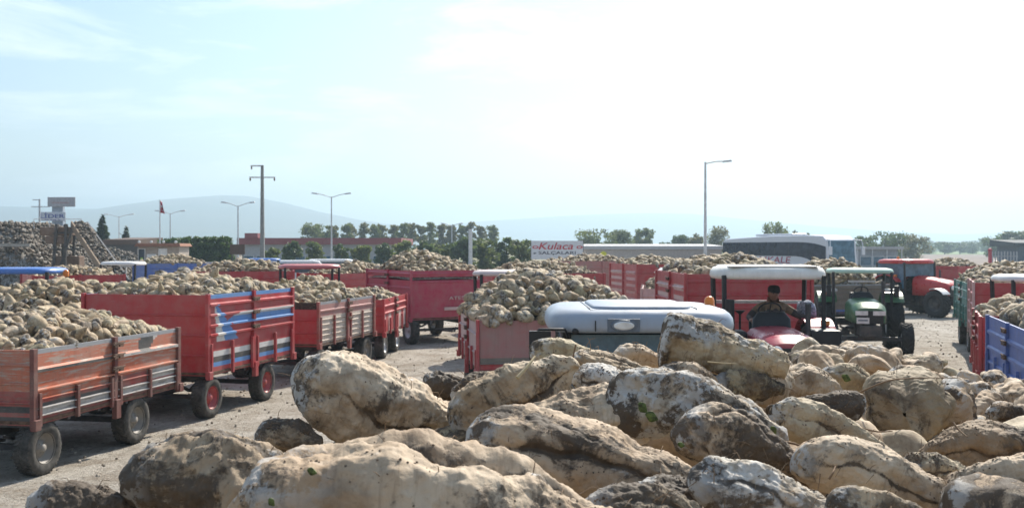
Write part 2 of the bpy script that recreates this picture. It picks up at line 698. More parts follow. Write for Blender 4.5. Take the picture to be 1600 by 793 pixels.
M_ASPH = field_mat('asphalt', (0.06, 0.06, 0.062), (0.085, 0.083, 0.08), 0.3)
sheet('road', -900, 900, 82, 94, 0.504, M_ASPH, 40, 3)
sheet('road_marking', -900, 900, 87.92, 88.08, 0.512, plain('road_white', (0.7, 0.7, 0.68), 0.7), 40, 2)
sheet('ploughed_field', 20, 900, 112, 420, 0.53, field_mat('ploughed_soil', (0.17, 0.125, 0.105), (0.22, 0.17, 0.14)))
sheet('grass_field', 60, 1400, 424, 1000, 0.55, field_mat('young_crop', (0.13, 0.20, 0.055), (0.20, 0.26, 0.09)))
sheet('stubble_field', -1400, 16, 160, 900, 0.53, field_mat('stubble', (0.20, 0.19, 0.09), (0.28, 0.25, 0.13)))


def ridge(name, pts, d, front, back, seed, col):
    """pts: crest of the range as photo pixels, standing d metres away."""
    px = np.array([p[0] for p in pts], float)
    py = np.array([p[1] for p in pts], float)
    xs = np.linspace(px[0], px[-1], 260)
    zs = H - (np.interp(xs, px, py) - HY) / FP * d
    X0 = (xs - 800) / FP * d
    prof = [(-front, 0.0), (-front * .8, .12), (-front * .55, .36), (-front * .3, .66), (-front * .12, .88), (0, 1.0), (back * .3, .6), (back * .65, .2), (back, 0)]
    rows = []
    for k, (dy, f) in enumerate(prof):
        p = np.stack([X0, np.full_like(X0, d + dy), np.maximum(zs, 1) * f], 1)
        n = fbm(np.stack([X0 / 260 + seed, np.full_like(X0, dy / 260), np.zeros_like(X0)], 1), 4)
        p[:, 2] += n * 0.10 * np.maximum(zs, 1) * (f * (1 - f) * 3.5 + (0.06 if f > .99 else 0))
        p[:, 1] += n * front * 0.10 * (f * (1 - f) * 4)
        p[:, 2] = np.maximum(p[:, 2], 0.2) if 0 < f else 0.0
        rows.append(p)
    n = len(xs)
    V = np.concatenate(rows)
    i = (np.arange(len(prof) - 1)[:, None] * n + np.arange(n - 1)[None, :]).ravel()
    return tag(link(name, fast_mesh(name, V, np.stack([i, i + 1, i + n + 1, i + n], 1), col)), kind='structure')


M_HILL = field_mat('hill_scrub', (0.055, 0.075, 0.04), (0.10, 0.10, 0.06), 0.006)
ridge('hills', [(-700, 352), (-420, 338), (-250, 330), (-120, 326), (0, 322), (70, 324), (130, 326), (165, 326), (190, 320), (250, 312), (300, 308),
                (345, 305), (385, 306), (410, 310), (450, 318), (500, 331), (560, 343), (620, 352), (700, 361), (800, 372), (900, 384), (960, 390)],
      2700, 1100, 900, 1.0, M_HILL)
ridge('hills', [(300, 385), (600, 360), (760, 345), (900, 336), (1000, 333), (1080, 334), (1150, 341), (1230, 349), (1300, 355), (1400, 362), (1500, 366), (1580, 363),
                (1700, 358), (1900, 350), (2200, 362), (2500, 380)],
      3600, 900, 700, 5.0, M_HILL)

hz = MB().span((-4700, -4700, -1.5), (4700, 4700, 190)).build('haze', [])
hm = bpy.data.materials.new('haze')
hm.use_nodes = True
hn = hm.node_tree
for n in list(hn.nodes):
    hn.nodes.remove(n)
ho = hn.nodes.new('ShaderNodeOutputMaterial')
hv = hn.nodes.new('ShaderNodeVolumePrincipled')
hv.inputs['Color'].default_value = (0.64, 0.85, 1.0, 1)
hv.inputs['Density'].default_value = 0.0006
hv.inputs['Anisotropy'].default_value = 0.45
hn.links.new(hv.outputs[0], ho.inputs['Volume'])
hz.data.materials.append(hm)
tag(hz, kind='stuff')
# ------------------------------------------------------------------ sugar beets in bulk
def beet_shape(seed, nu, nv, L=0.26, Rm=0.085, tail=0.10, peak=0.27, lobes=0.12, bend=0.15, rough=0.05, flat=0.0, squash=1.0, fine=0.0, groove=0.0):
    """One beet along +x from crown (x<0) to root tail. Returns verts, quads, crown mask."""
    rg = np.random.default_rng(seed)
    t = np.linspace(0, 1, nu)
    tt = t ** 0.92
    up = np.clip(tt / peak, 0, 1)
    crown = np.sqrt(np.clip(1 - (1 - up) ** 2.4, 0, 1)) * (1 - flat) + flat * np.clip(up * 4, 0, 1) ** .5
    dn = np.clip((tt - peak) / (1 - peak), 0, 1)
    body = (1 - tail) * (1 - dn ** 1.55) ** 1.0 + tail
    r = Rm * np.where(tt < peak, crown, body)
    endc = np.clip((1 - tt) / 0.035, 0, 1)
    r = r * np.sqrt(np.clip(1 - (1 - endc) ** 2, 0, 1))
    th = np.linspace(0, 2 * np.pi, nv, endpoint=False)
    T, TH = np.meshgrid(tt, th, indexing='ij')
    Rr = np.repeat(r[:, None], nv, 1)
    p1, p2, p3 = rg.uniform(0, 6.28, 3)
    lob = 1 + lobes * (np.cos(2 * TH + p1 + T * 1.5) * .6 + np.cos(3 * TH + p2 - T * 2) * .5 + .35 * np.cos(5 * TH + p3))
    soil = np.zeros_like(T)
    if groove:
        for gi, g0 in enumerate((p1, p1 + np.pi * 0.9, p2, p3 + 2.0, p2 + 3.3)):
            main = gi < 2
            t0, t1 = (0.08, .97) if main else sorted(rg.uniform(.1, .95, 2))
            win = np.clip((T - t0) * 8, 0, 1) * np.clip((t1 - T) * 8, 0, 1)
            wob = rg.uniform(.2, .9) * T + .16 * np.sin(T * rg.uniform(6, 14) + gi) + .05 * np.sin(T * 37 + gi)
            dth = np.angle(np.exp(1j * (TH - g0 - wob)))
            sharp = np.exp(-(dth / (0.10 if main else .06)) ** 2)
            lob -= (groove if main else groove * .6) * (.55 * np.exp(-(dth / 0.24) ** 2) + .45 * sharp) * win
            soil = np.maximum(soil, sharp * win * (1 if main else .8))
    Rr = Rr * lob
    b1, b2, b3 = rg.normal(size=3) * bend * L
    cx = (T - 0.5) * L
    cy = b1 * (4 * (T - .5) ** 2 - .5) + b3 * np.sin(T * 5) * .3
    cz = b2 * (4 * (T - .5) ** 2 - .5)
    V = np.stack([cx, cy + Rr * np.cos(TH), cz + Rr * np.sin(TH) * squash], -1).reshape(-1, 3)
    nrm = np.stack([np.zeros_like(T), np.cos(TH), np.sin(TH)], -1).reshape(-1, 3)
    nrm[:, 0] = np.where(T.ravel() < peak * .6, -1.0 * (1 - T.ravel() / (peak * .6)), 0)
    nrm /= np.linalg.norm(nrm, axis=1)[:, None]
    off = rg.uniform(0, 60, 3)
    disp = rough * Rm * 2.2 * fbm(V / (Rm * 0.95) + off, 3)
    if fine:
        disp += fine * Rm * fbm(V / (Rm * 0.24) + off * 2, 4, 0.6)
        wr = pnoise(np.stack([V[:, 0] / (Rm * 0.10), V[:, 1] / (Rm * 1.3), V[:, 2] / (Rm * 1.3)], 1) + off)
        disp += fine * 0.5 * Rm * -np.abs(wr)
    if fine:
        # bruises, pits and ridges of their own, and a knobbly root end
        for _ in range(9):
            tc_, ac_ = rg.uniform(.05, .95), rg.uniform(0, 6.28)
            dth = np.angle(np.exp(1j * (TH - ac_))).ravel()
            g = np.exp(-(((T.ravel() - tc_) * L / (Rm * rg.uniform(.22, .55))) ** 2 + (dth / rg.uniform(.25, .7)) ** 2))
            disp += g * Rm * rg.uniform(-.13, .07) * min(1.3, rough / .06)
        disp += Rm * .09 * rough / .08 * fbm(V / (Rm * .42) + off * 3, 2) * np.clip(T.ravel() * 1.6 - .55, 0, 1)
    V = V + nrm * disp[:, None]
    beet_shape.soil = soil.ravel()
    cm = np.clip(1.0 - T.ravel() / (peak * 0.62) + 0.35 * pnoise(V / (Rm * .5) + off), 0, 1)
    iu = np.arange(nu - 1)[:, None] * nv
    k = np.arange(nv)[None, :]
    k2 = (k + 1) % nv
    Q = np.stack([iu + k, iu + k2, iu + nv + k2, iu + nv + k], -1).reshape(-1, 4)
    return V, Q, cm


def variants(n, nu, nv, seed0, **kw):
    out = []
    rg = np.random.default_rng(seed0)
    for i in range(n):
        a = dict(L=0.27 * rg.uniform(.80, 1.32), Rm=0.088 * rg.uniform(.88, 1.2), tail=rg.uniform(.04, .24), peak=rg.uniform(.22, .42),
                 lobes=rg.uniform(.04, .15), bend=rg.uniform(.03, .14), rough=rg.uniform(.05, .12), flat=rg.uniform(0, .4), squash=rg.uniform(.78, 1.05))
        a.update(kw)
        out.append(beet_shape(seed0 * 100 + i, nu, nv, **a))
    return out


V_LOW = variants(8, 7, 7, 21)
V_MID = variants(8, 11, 12, 22)
V_HI = variants(9, 30, 30, 23, fine=0.04)
V_XHI = variants(12, 50, 56, 24, fine=0.05, groove=.10)

M_BEET = beet_mat('beet_skin', 0.34, 0.30)
M_BEET_MUD = beet_mat('muddy_beet_skin', 0.62, 0.20)
M_BEET_CLEAN = beet_mat('clean_beet_skin', 0.18, 0.12)
M_PILE = beet_mat('beet_pile', 0.42, 0.22, detail=False, base=(0.435, 0.35, 0.235))
M_PILE_GREY = beet_mat('old_beet_pile', 0.60, 0.15, detail=False, base=(0.29, 0.245, 0.20))


def rot_batch(rg, n, tilt=0.5):
    """n random rotations: beets lie roughly flat, some tipped on end."""
    yaw = rg.uniform(0, 2 * np.pi, n)
    pit = rg.normal(0, tilt, n)
    rol = rg.uniform(0, 2 * np.pi, n)
    cy, sy, cp, sp, cr_, sr = np.cos(yaw), np.sin(yaw), np.cos(pit), np.sin(pit), np.cos(rol), np.sin(rol)
    Rz = np.zeros((n, 3, 3)); Rz[:, 0, 0] = cy; Rz[:, 0, 1] = -sy; Rz[:, 1, 0] = sy; Rz[:, 1, 1] = cy; Rz[:, 2, 2] = 1
    Ry = np.zeros((n, 3, 3)); Ry[:, 0, 0] = cp; Ry[:, 0, 2] = sp; Ry[:, 1, 1] = 1; Ry[:, 2, 0] = -sp; Ry[:, 2, 2] = cp
    Rx = np.zeros((n, 3, 3)); Rx[:, 0, 0] = 1; Rx[:, 1, 1] = cr_; Rx[:, 1, 2] = -sr; Rx[:, 2, 1] = sr; Rx[:, 2, 2] = cr_
    return Rz @ Ry @ Rx


def merge_beets(pos, variants_, seed, scale=1.0, tilt=0.5, core=None):
    """One vertex soup of many beets at the given positions."""
    rg = np.random.default_rng(seed)
    pos = np.asarray(pos, float)
    n = len(pos)
    Rm_ = rot_batch(rg, n, tilt)
    which = rg.integers(0, len(variants_), n)
    sc_ = scale * np.clip(rg.normal(1.0, 0.24, n), 0.5, 1.6)
    VV, QQ, RI, CR = [], [], [], []
    o = 0
    for k, (V, Q, C) in enumerate(variants_):
        idx = np.nonzero(which == k)[0]
        if not len(idx):
            continue
        W = np.einsum('nij,vj->nvi', Rm_[idx] * sc_[idx][:, None, None], V) + pos[idx][:, None, :]
        m, nv = len(idx), len(V)
        VV.append(W.reshape(-1, 3))
        QQ.append((Q[None] + (np.arange(m) * nv)[:, None, None]).reshape(-1, 4) + o)
        RI.append(np.repeat(rg.random(m), nv))
        CR.append(np.tile(C, m))
        o += m * nv
    if core is not None:
        cv, cq = core
        VV.append(cv)
        QQ.append(cq + o)
        RI.append(np.full(len(cv), .5))
        CR.append(np.full(len(cv), .9))
    return np.concatenate(VV), np.concatenate(QQ), np.concatenate(RI), np.concatenate(CR)


def beet_object(name, mats, pos, var, seed, scale=1.0, tilt=0.5, core=None):
    V, Q, RI, CR = merge_beets(pos, var, seed, scale, tilt, core)
    return link(name, fast_mesh(name, V, Q, mats, True, {'rid': RI, 'crown': CR}))


def place_beet(me, p, rotm, s, label, group=None):
    o = bpy.data.objects.new('sugar_beet', me)
    COL.objects.link(o)
    o.matrix_world = Matrix.Translation(p) @ rotm.to_4x4() @ Matrix.Scale(s, 4)
    return tag(o, label, 'sugar beet', group)


BEET_MESH = {}


def beet_meshes(key, var, mats):
    """Shared meshes for single beets, made once."""
    if key not in BEET_MESH:
        out = []
        for i, (V, Q, C) in enumerate(var):
            out.append(fast_mesh('sugar_beet', V, Q, mats[i % len(mats)], True, {'crown': C}))
        BEET_MESH[key] = out
    return BEET_MESH[key]


def load_surface(L, W, z, peak, seed, skew=0.0, edge=0.15, flat=2.2):
    def f(u, v):
        a = np.clip(np.abs(2 * u / L), 0, 1)
        b = np.clip(np.abs(2 * v / W), 0, 1)
        s = (1 - a ** flat) * (1 - b ** flat)
        n = fbm(np.stack([u * .9 + seed, v * .9, np.zeros_like(u)], 1), 3)
        return z - edge + peak * s * (1 + skew * u / L * 2) + n * 0.16 * np.sqrt(np.clip(s, 0, 1))
    return f


def beet_load(root, L, W, z, peak, seed, label_stuff, var=V_LOW, scale=1.0, mat=None, skew=0.0, singles=0, slabel=None, sgroup=None, flat=2.2, over=0.0, edge=.15):
    """A heaped load in a trailer: one stuff object, plus (near trailers) the top beets as objects of their own."""
    rg = np.random.default_rng(seed)
    f = load_surface(L, W, z, peak, seed, skew, flat=flat, edge=edge)
    sp = 0.165 * scale
    Li, Wi = L - 0.40 + over, W - 0.40 + over
    us, vs = np.arange(-Li / 2, Li / 2 + 1e-6, sp), np.arange(-Wi / 2, Wi / 2 + 1e-6, sp)
    U, Vv = np.meshgrid(us, vs, indexing='ij')
    pts = []
    for layer, (dz, jit) in enumerate(((-0.10, .5), (-0.01, .55), (0.05, .7))):
        u = U.ravel() + rg.uniform(-jit, jit, U.size) * sp
        v = Vv.ravel() + rg.uniform(-jit, jit, U.size) * sp
        cl = .12 + over / 2 if layer == 0 else 0
        u = np.clip(u, -Li / 2 + cl, Li / 2 - cl)
        v = np.clip(v, -Wi / 2 + cl, Wi / 2 - cl)
        keep = np.ones(len(u), bool) if layer < 2 else rg.random(len(u)) < 0.45
        zz = f(u, v) + dz * scale + rg.normal(0, .02, len(u))
        pts.append(np.stack([u, v, zz], 1)[keep])
    top = np.concatenate(pts[1:])
    # soil and chips under the beets
    cu, cvv = np.linspace(-L / 2 + .04, L / 2 - .04, 26), np.linspace(-W / 2 + .04, W / 2 - .04, 16)
    CU, CV = np.meshgrid(cu, cvv, indexing='ij')
    core = np.stack([CU.ravel(), CV.ravel(), f(CU.ravel(), CV.ravel()) - 0.13 * scale], 1)
    i = (np.arange(25)[:, None] * 16 + np.arange(15)[None, :]).ravel()
    cq = np.stack([i, i + 16, i + 17, i + 1], 1)
    M = root.matrix_world
    if singles:
        # the top beets seen largest become objects
        bpy.context.view_layer.update()
        M = root.matrix_world
        wp = [M @ Vector(p) for p in top]
        order = sorted(range(len(top)), key=lambda k: wp[k].length - 1.2 * top[k][2] + rg.uniform(0, .35))
        order = [k for k in order if -60 < (800 + wp[k].x / wp[k].y * FP) < 1660]
        chosen, cpos = [], []
        for k in order:
            p = top[k]
            if all((p[0] - q[0]) ** 2 + (p[1] - q[1]) ** 2 > (0.15 * scale) ** 2 for q in cpos):
                chosen.append(k)
                cpos.append(p)
            if len(chosen) >= singles:
                break
        ms = beet_meshes('load', V_HI, [M_BEET, M_BEET_MUD, M_BEET_CLEAN])
        rots = rot_batch(rg, len(chosen), .45)
        for q, k in enumerate(chosen):
            rm = M.to_3x3() @ Matrix(rots[q].tolist())
            place_beet(ms[rg.integers(len(ms))], M @ Vector(top[k]) + Vector((0, 0, .01)), rm, scale * float(np.clip(rg.normal(1.02, .14), .7, 1.4)), slabel, sgroup)
        mask = np.ones(len(top), bool)
        mask[chosen] = False
        top = top[mask]
    allp = np.concatenate([pts[0], top])
    o = beet_object('sugar_beet_load', mat or M_PILE, allp, var, seed + 5, scale, .5, (core, cq))
    o.matrix_world = M
    tag(o, label_stuff, 'sugar beets', kind='stuff')
    return o


# ------------------------------------------------------------------ trailers
RED = paint('trailer_red', (0.42, 0.036, 0.042), 0.30, (0.42, 0.28, 0.26), rough=0.3, fade=0.12)
CRIMSON = paint('trailer_crimson', (0.42, 0.03, 0.072), 0.18, (0.34, 0.22, 0.22), rough=0.32, fade=0.15)
ORANGE = paint('trailer_orange', (0.48, 0.13, 0.062), 0.70, (0.40, 0.33, 0.28), rough=0.5, fade=0.18, dust=0.4)
OLDRED = paint('trailer_old_red', (0.33, 0.055, 0.045), 0.7, (0.16, 0.10, 0.08), rough=0.55, fade=0.18, dust=0.4)
PINK = paint('trailer_pink', (0.40, 0.165, 0.15), 0.45, (0.30, 0.24, 0.21), rough=0.6, fade=0.3, dust=0.4)
T_BLUE = paint('trailer_blue', (0.055, 0.13, 0.42), 0.42, (0.30, 0.33, 0.38), rough=0.4, fade=0.2)
SKYB = paint('trailer_sky_blue', (0.10, 0.27, 0.58), 0.3, (0.35, 0.38, 0.42), rough=0.35, fade=0.12)
TEAL = paint('trailer_teal', (0.035, 0.20, 0.17), 0.5, (0.36, 0.36, 0.34), rough=0.5, fade=0.15)
GREYW = paint('worn_grey_white', (0.47, 0.45, 0.43), 0.6, (0.17, 0.15, 0.13), rough=0.55, fade=0.1)
PALE = paint('pale_wood_paint', (0.60, 0.52, 0.44), 0.6, (0.25, 0.18, 0.14), rough=0.7, fade=0.1, dust=0.35)
PALEPINK = paint('pale_pink_paint', (0.60, 0.43, 0.40), 0.4, (0.32, 0.22, 0.19), rough=0.6, fade=0.2)
BLACKP = paint('worn_black_band', (0.045, 0.045, 0.045), 0.45, (0.22, 0.20, 0.18), rough=0.6, fade=0.12)
WOOD = paint('grey_boards', (0.20, 0.165, 0.135), 0.5, (0.11, 0.085, 0.07), rough=0.8, fade=0.1, dust=0.3)
STEELT = paint('grey_rail', (0.30, 0.31, 0.33), 0.5, (0.13, 0.10, 0.08), rough=0.5, fade=0.1)
WHITEP = paint('trailer_white', (0.66, 0.65, 0.63), 0.35, (0.36, 0.30, 0.27), rough=0.4, fade=0.1)


def panel(x0, x1, z0, z1, mats, fn, ribs=(), depth=0.03, thick=0.03, nx=1, nz=1, out=1, y=0.0, fine=None):
    """Pressed sheet standing in the xz plane at y, its ribs pushed towards out*y. fn(s, t) names the paint of each cell."""
    h = z1 - z0
    rows = [(z0, 0.0), (z1, 0.0)]
    for rc, rw in ribs:
        c = z0 + rc * h
        rows += [(c - rw, 0.0), (c - rw * .45, depth), (c + rw * .45, depth), (c + rw, 0.0)]
    zs = sorted(rows)
    full = []
    for a, b in zip(zs, zs[1:]):
        k = max(1, int(math.ceil((b[0] - a[0]) / (h / nz)))) if nz > 1 else 1
        for q in range(k):
            f = q / k
            full.append((a[0] + (b[0] - a[0]) * f, a[1] + (b[1] - a[1]) * f))
    full.append(zs[-1])
    mb = MB()
    xs = [x0 + (x1 - x0) * i / nx for i in range(nx + 1)]
    nr = len(full)
    vs = [(x, y + out * d, z) for x in xs for z, d in full]
    fs, ms = [], []
    for i in range(nx):
        for j in range(nr - 1):
            q = (i * nr + j, (i + 1) * nr + j, (i + 1) * nr + j + 1, i * nr + j + 1)
            fs.append(q if out < 0 else q[::-1])
            s = (i + .5) / nx
            t = ((full[j][0] + full[j + 1][0]) / 2 - z0) / h
            ms.append(fn(s, t))
    mb.add(vs, fs, ms)
    # back and rims
    yb = y - out * thick
    o = [(x0, yb, z0), (x1, yb, z0), (x1, yb, z1), (x0, yb, z1)]
    fr = [(x0, y, z0), (x1, y, z0), (x1, y, z1), (x0, y, z1)]
    fx = [(3, 2, 1, 0), (0, 1, 5, 4), (2, 3, 7, 6), (1, 2, 6, 5), (3, 0, 4, 7)]
    fx = fx if out < 0 else [f[::-1] for f in fx]
    mb.add(o + fr, fx, [fn(.5, .5), fn(.5, 0.01), fn(.5, .99), fn(.99, .5), fn(.01, .5)])
    return mb


def wheel_meshes(key, r, w, rim_mat, tyre_mat):
    if key in MATS:
        return MATS[key]
    hw = w / 2
    t = MB()
    t.lathe([(r * .56, -hw * .86), (r * .62, -hw * 1.0), (r * .80, -hw * 1.06), (r * .92, -hw * .98), (r * .975, -hw * .80), (r * .985, -hw * .5), (r * .985, hw * .5),
             (r * .975, hw * .80), (r * .92, hw * .98), (r * .80, hw * 1.06), (r * .62, hw * 1.0), (r * .56, hw * .86), (r * .53, hw * .5), (r * .53, -hw * .5), (r * .56, -hw * .86)], 40)
    nl = 40
    for k in range(nl):
        a = 2 * math.pi * k / nl
        for sgn in (-1, 1):
            m = Matrix.Rotation(-(a + sgn * .04), 3, 'Y')
            t.box(m @ Vector((r * .985, sgn * hw * .52, 0)), (r * .05, hw * .74, r * .085), m @ Matrix.Rotation(sgn * .35, 3, 'X'))
    tm = t.mesh('tyre', tyre_mat)
    q = MB()
    for s in (-1, 1):
        q.lathe([(r * .575, s * hw * .96), (r * .56, s * hw * .80), (r * .50, s * hw * .62), (r * .46, s * hw * .20), (r * .30, s * hw * .16), (r * .26, s * hw * .42), (r * .16, s * hw * .48),
                 (r * .14, s * hw * .75), (0.001, s * hw * .78)], 28)
        for k in range(6):
            a = 2 * math.pi * k / 6
            q.lathe([(r * .035, s * hw * .15), (r * .035, s * hw * .55), (0.001, s * hw * .56)], 7, c=(math.cos(a) * r * .21, 0, math.sin(a) * r * .21))
    rm = q.mesh('rim', rim_mat)
    MATS[key] = (tm, rm)
    return MATS[key]


def add_wheel(key, r, w, parent, loc, rim_mat, tyre_mat=None, rz=0.0):
    tm, rm = wheel_meshes(key, r, w, rim_mat, tyre_mat or M_RUBBER_DUSTY)
    o = link('wheel', tm, parent, loc)
    o.rotation_euler = (0, random.uniform(0, 3), rz)
    link('rim', rm, o)
    return o


def trailer(A, B, W, vside, z0, z1, label, group, name='farm_trailer', body=None, side_fn=None, side_mats=None, end_fn=None, end_mats=None, ribs=((.2, .03), (.4, .03), (.6, .03), (.8, .03)),
            end_ribs=((.3, .02), (.55, .02), (.8, .02)), depth=0.035, posts=None, segs=2, stakes=True, slot=None, rim=None, wr=0.36, axles=(0.07, 0.70), cell=(1, 1), rail=None, simple=False,
            wheels=True, low_split=0.42, latch=True, drawbar=-1, key='w'):
    """Two-axle farm trailer. A and B are the ground points under the ends of the visible side, vside says on which side the box lies."""
    u = (B - A)
    L = u.length
    u.normalize()
    nl = Vector((-u.y, u.x, 0)) * (1 if vside == 'left' else -1)
    c = (A + B) / 2 + nl * W / 2
    gz = float(terrain(0, c.y))
    root = thing(name, (c.x, c.y, gz), label, 'trailer', group, math.atan2(u.y, u.x))
    bpy.context.view_layer.update()
    body = body or RED
    side_mats = side_mats or [body]
    end_mats = end_mats or [body]
    sf = side_fn or (lambda s, t: 0)
    ef = end_fn or (lambda s, t: 0)
    posts = posts or body
    # chassis
    ch = MB()
    for s in (-1, 1):
        ch.span((-L / 2 + .05, s * W * .22 - .04, z0 - .20), (L / 2 - .05, s * W * .22 + .04, z0 - .06))
    for k in range(6):
        x = -L / 2 + .1 + (L - .2) * k / 5
        ch.span((x - .03, -W / 2 + .04, z0 - .075), (x + .03, W / 2 - .04, z0 - .025))
    if wheels:
        for ax in axles:
            x = -L / 2 + ax * L
            ch.bar((x, -W / 2 + .25, wr), (x, W / 2 - .25, wr), .08, .08)
            for s in (-1, 1):
                ch.bar((x - .38, s * W * .30, z0 - .17), (x, s * W * .30, wr + .10), .07, .035)
                ch.bar((x, s * W * .30, wr + .10), (x + .38, s * W * .30, z0 - .17), .07, .035)
    if drawbar:
        x0 = drawbar * L / 2
        ch.tube([(x0 * .8, W * .18, .45), (x0 * 1.22, 0.03, .42)], .035, 8)
        ch.tube([(x0 * .8, -W * .18, .45), (x0 * 1.22, -0.03, .42)], .035, 8)
    ch.build('chassis', M_DARK, root)
    fl = MB().span((-L / 2 + .02, -W / 2 + .02, z0 - .024), (L / 2 - .02, W / 2 - .02, z0 + .02))
    fl.build('floor', M_RUST, root)
    # panels
    pw = 0.045
    pieces = [(z0 - .04, z1)]
    if slot:
        hh = z1 - z0
        pieces = [(z0 - .04, z0 + hh * slot[0]), (z0 + hh * slot[1], z1)]
    for k, (a, b) in enumerate(pieces):
        nm = 'side_panel' if k == 0 else 'extension_board'
        ri = ribs if k == 0 else ((.5, .05),)
        for s in (-1, 1):
            panel(-L / 2 + .05, L / 2 - .05, a, b, side_mats, sf, ri, depth, .03, cell[0], cell[1], s, s * (W / 2 - .035)).build(nm, side_mats, root)
        for s in (-1, 1):
            p = panel(-W / 2 + .06, W / 2 - .06, a, b, end_mats, ef, end_ribs if k == 0 else ((.5, .04),), .02, .03, 1, cell[1] if end_fn else 1, -1, 0)
            o = p.build('end_panel' if k == 0 else 'extension_board', end_mats, root)
            o.location = (s * (L / 2 - .03), 0, 0)
            o.rotation_euler = (0, 0, R(90) if s > 0 else R(-90))
    # posts
    xs = [-L / 2 + .03, L / 2 - .03] + [-L / 2 + L * k / segs for k in range(1, segs)]
    for x in xs:
        for s in (-1, 1):
            m = MB()
            m.span((x - pw, s * (W / 2 - .05), z0 - .08), (x + pw, s * (W / 2 + .012), z1 + .02))
            if not simple:
                m.span((x - .06, s * (W / 2 - .03), z0 - (.10 if abs(x) > L / 2 - .1 else .24)), (x + .06, s * (W / 2 + .05), z0 + .04))
            m.build('post', posts, root, bevel=.006)
    if rail:
        for s in (-1, 1):
            MB().span((-L / 2 + .05, s * W / 2 - .045, z1 + .002), (L / 2 - .05, s * W / 2 + .03, z1 + .05)).build('top_rail', rail, root, bevel=.008)
    if stakes and not simple:
        for k in range(segs):
            for f in (.06, .5, .94):
                x = -L / 2 + L * (k + f) / segs
                for s in (-1, 1):
                    MB().span((x - .028, s * (W / 2 - .02), z0 - .06), (x + .028, s * (W / 2 + .03), z0 + (z1 - z0) * low_split)).build('stake', posts, root, bevel=.005)
        if latch:
            for k in range(segs):
                x = -L / 2 + L * (k + (.97 if k == 0 else .04)) / segs
                for s in (-1, 1):
                    for f in (.52, .72, .90):
                        z = z0 + (z1 - z0) * f
                        m = MB()
                        m.span((x - .05, s * (W / 2 + .01), z - .035), (x + .05, s * (W / 2 + .055), z + .035))
                        m.tube([(x - .08, s * (W / 2 + .045), z), (x + .09, s * (W / 2 + .045), z + .03)], .014, 6)
                        m.build('latch', M_RUST, root)
    if wheels:
        for ax in axles:
            for s in (-1, 1):
                add_wheel(key + str(round(wr, 2)), wr, .25, root, (-L / 2 + ax * L, s * (W / 2 - .17), wr), rim or M_STEEL)
    bpy.context.view_layer.update()
    return root, L
# ------------------------------------------------------------------ the parked trailers and their loads
def Pt(x, d):
    return Vector(((x - 800) / FP * d, d, 0))


def gD(x, g):
    return Pt(x, H * FP / g)


ROW_L = 'beet trailers parked in the left row'
ROW_R = 'beet trailers parked in the right row'
BACK = 'beet trailers parked further back'

DKRUST = paint('rusty_post', (0.16, 0.045, 0.035), 0.6, (0.07, 0.05, 0.04), rough=0.6, fade=0.1, dust=0.3)
# 1: worn orange trailer, nearest on the left
MS1 = [ORANGE, STEELT, BLACKP, GREYW, OLDRED]


def f1(s, t):
    if t > .945:
        return 1
    d = s * 6.0 - t * 2.0
    if t > .45:
        if .69 < t < .745:
            return 2 if s < .52 else 3
        if s > .68 and .72 < t < .93 and 2.35 < d < 3.1:
            return 3 if s > .8 else 2
        return 0
    if t < .06:
        return 4
    if .10 < t < .23:
        return 3
    if .23 < t < .27 and s < .5:
        return 2
    if s > .52 and .26 < t < .40:
        return 3 if s > .75 else 4
    return 4 if t < .34 else 0


def e1(s, t):
    if t > .95:
        return 0
    if .03 < t < .10 or (.18 < t < .24 and s < .75):
        return 1
    return 2 if t < .45 else 0


tr1, L1 = trailer(gD(52, 363), gD(281, 283), 2.2, 'left', .74, 1.68, 'worn orange trailer with scraped boards at the near end of the left row', ROW_L, side_mats=MS1, side_fn=f1,
                  end_mats=[ORANGE, BLACKP, OLDRED], end_fn=e1, ribs=((.46, .02), (.72, .045), (.34, .012), (.22, .012), (.12, .012)), depth=.045, posts=DKRUST, cell=(60, 34), wr=.36, axles=(.085, .68),
                  rim=paint('rim_dusty', (0.22, 0.20, 0.17), .5), low_split=.40, key='d')
beet_load(tr1, L1, 2.2, 1.68, .42, 1, 'dirty beets heaped in the orange trailer', V_MID, 1.0, singles=62,
          slabel='tan sugar beet in the top layer of the load on the orange trailer', sgroup='beets on top of the orange trailer load', flat=2.6)

# 2: red trailer with blue stripes
MS2 = [RED, SKYB, WHITEP, BLACKP]


def f2(s, t):
    if t > .95:
        return 1
    q = 1 - t
    if q > .62:
        if .70 < q < .775:
            return 2
        if .775 <= q < .84:
            return 3
        if .84 <= q < .905:
            return 1
        return 0
    if s > .20 + abs(q - .35) * 1.2 and .245 < q < .40:
        return 2 if q < .29 else 1
    a = (q - .13) / .47
    if 0 < a < 1:
        if .07 + .02 * a < s < .075 + .11 * a:
            return 2
        if .075 + .11 * a <= s < .10 + .23 * a:
            return 1
    return 0


tr2, L2 = trailer(gD(325, 268), gD(459, 225), 2.5, 'left', .80, 2.18, 'bright red trailer with blue and white stripes, second in the left row', ROW_L, side_mats=MS2, side_fn=f2,
                  ribs=((.50, .035), (.615, .035), (.745, .035), (.875, .035)), depth=.055, end_ribs=((.25, .02), (.5, .02), (.75, .02)), cell=(110, 70), wr=.36, axles=(.07, .68), rim=RED, low_split=.38, key='r')
beet_load(tr2, L2, 2.5, 2.18, .36, 2, 'pale beets heaped in the red trailer with blue stripes', V_MID, 1.0, flat=2.8)

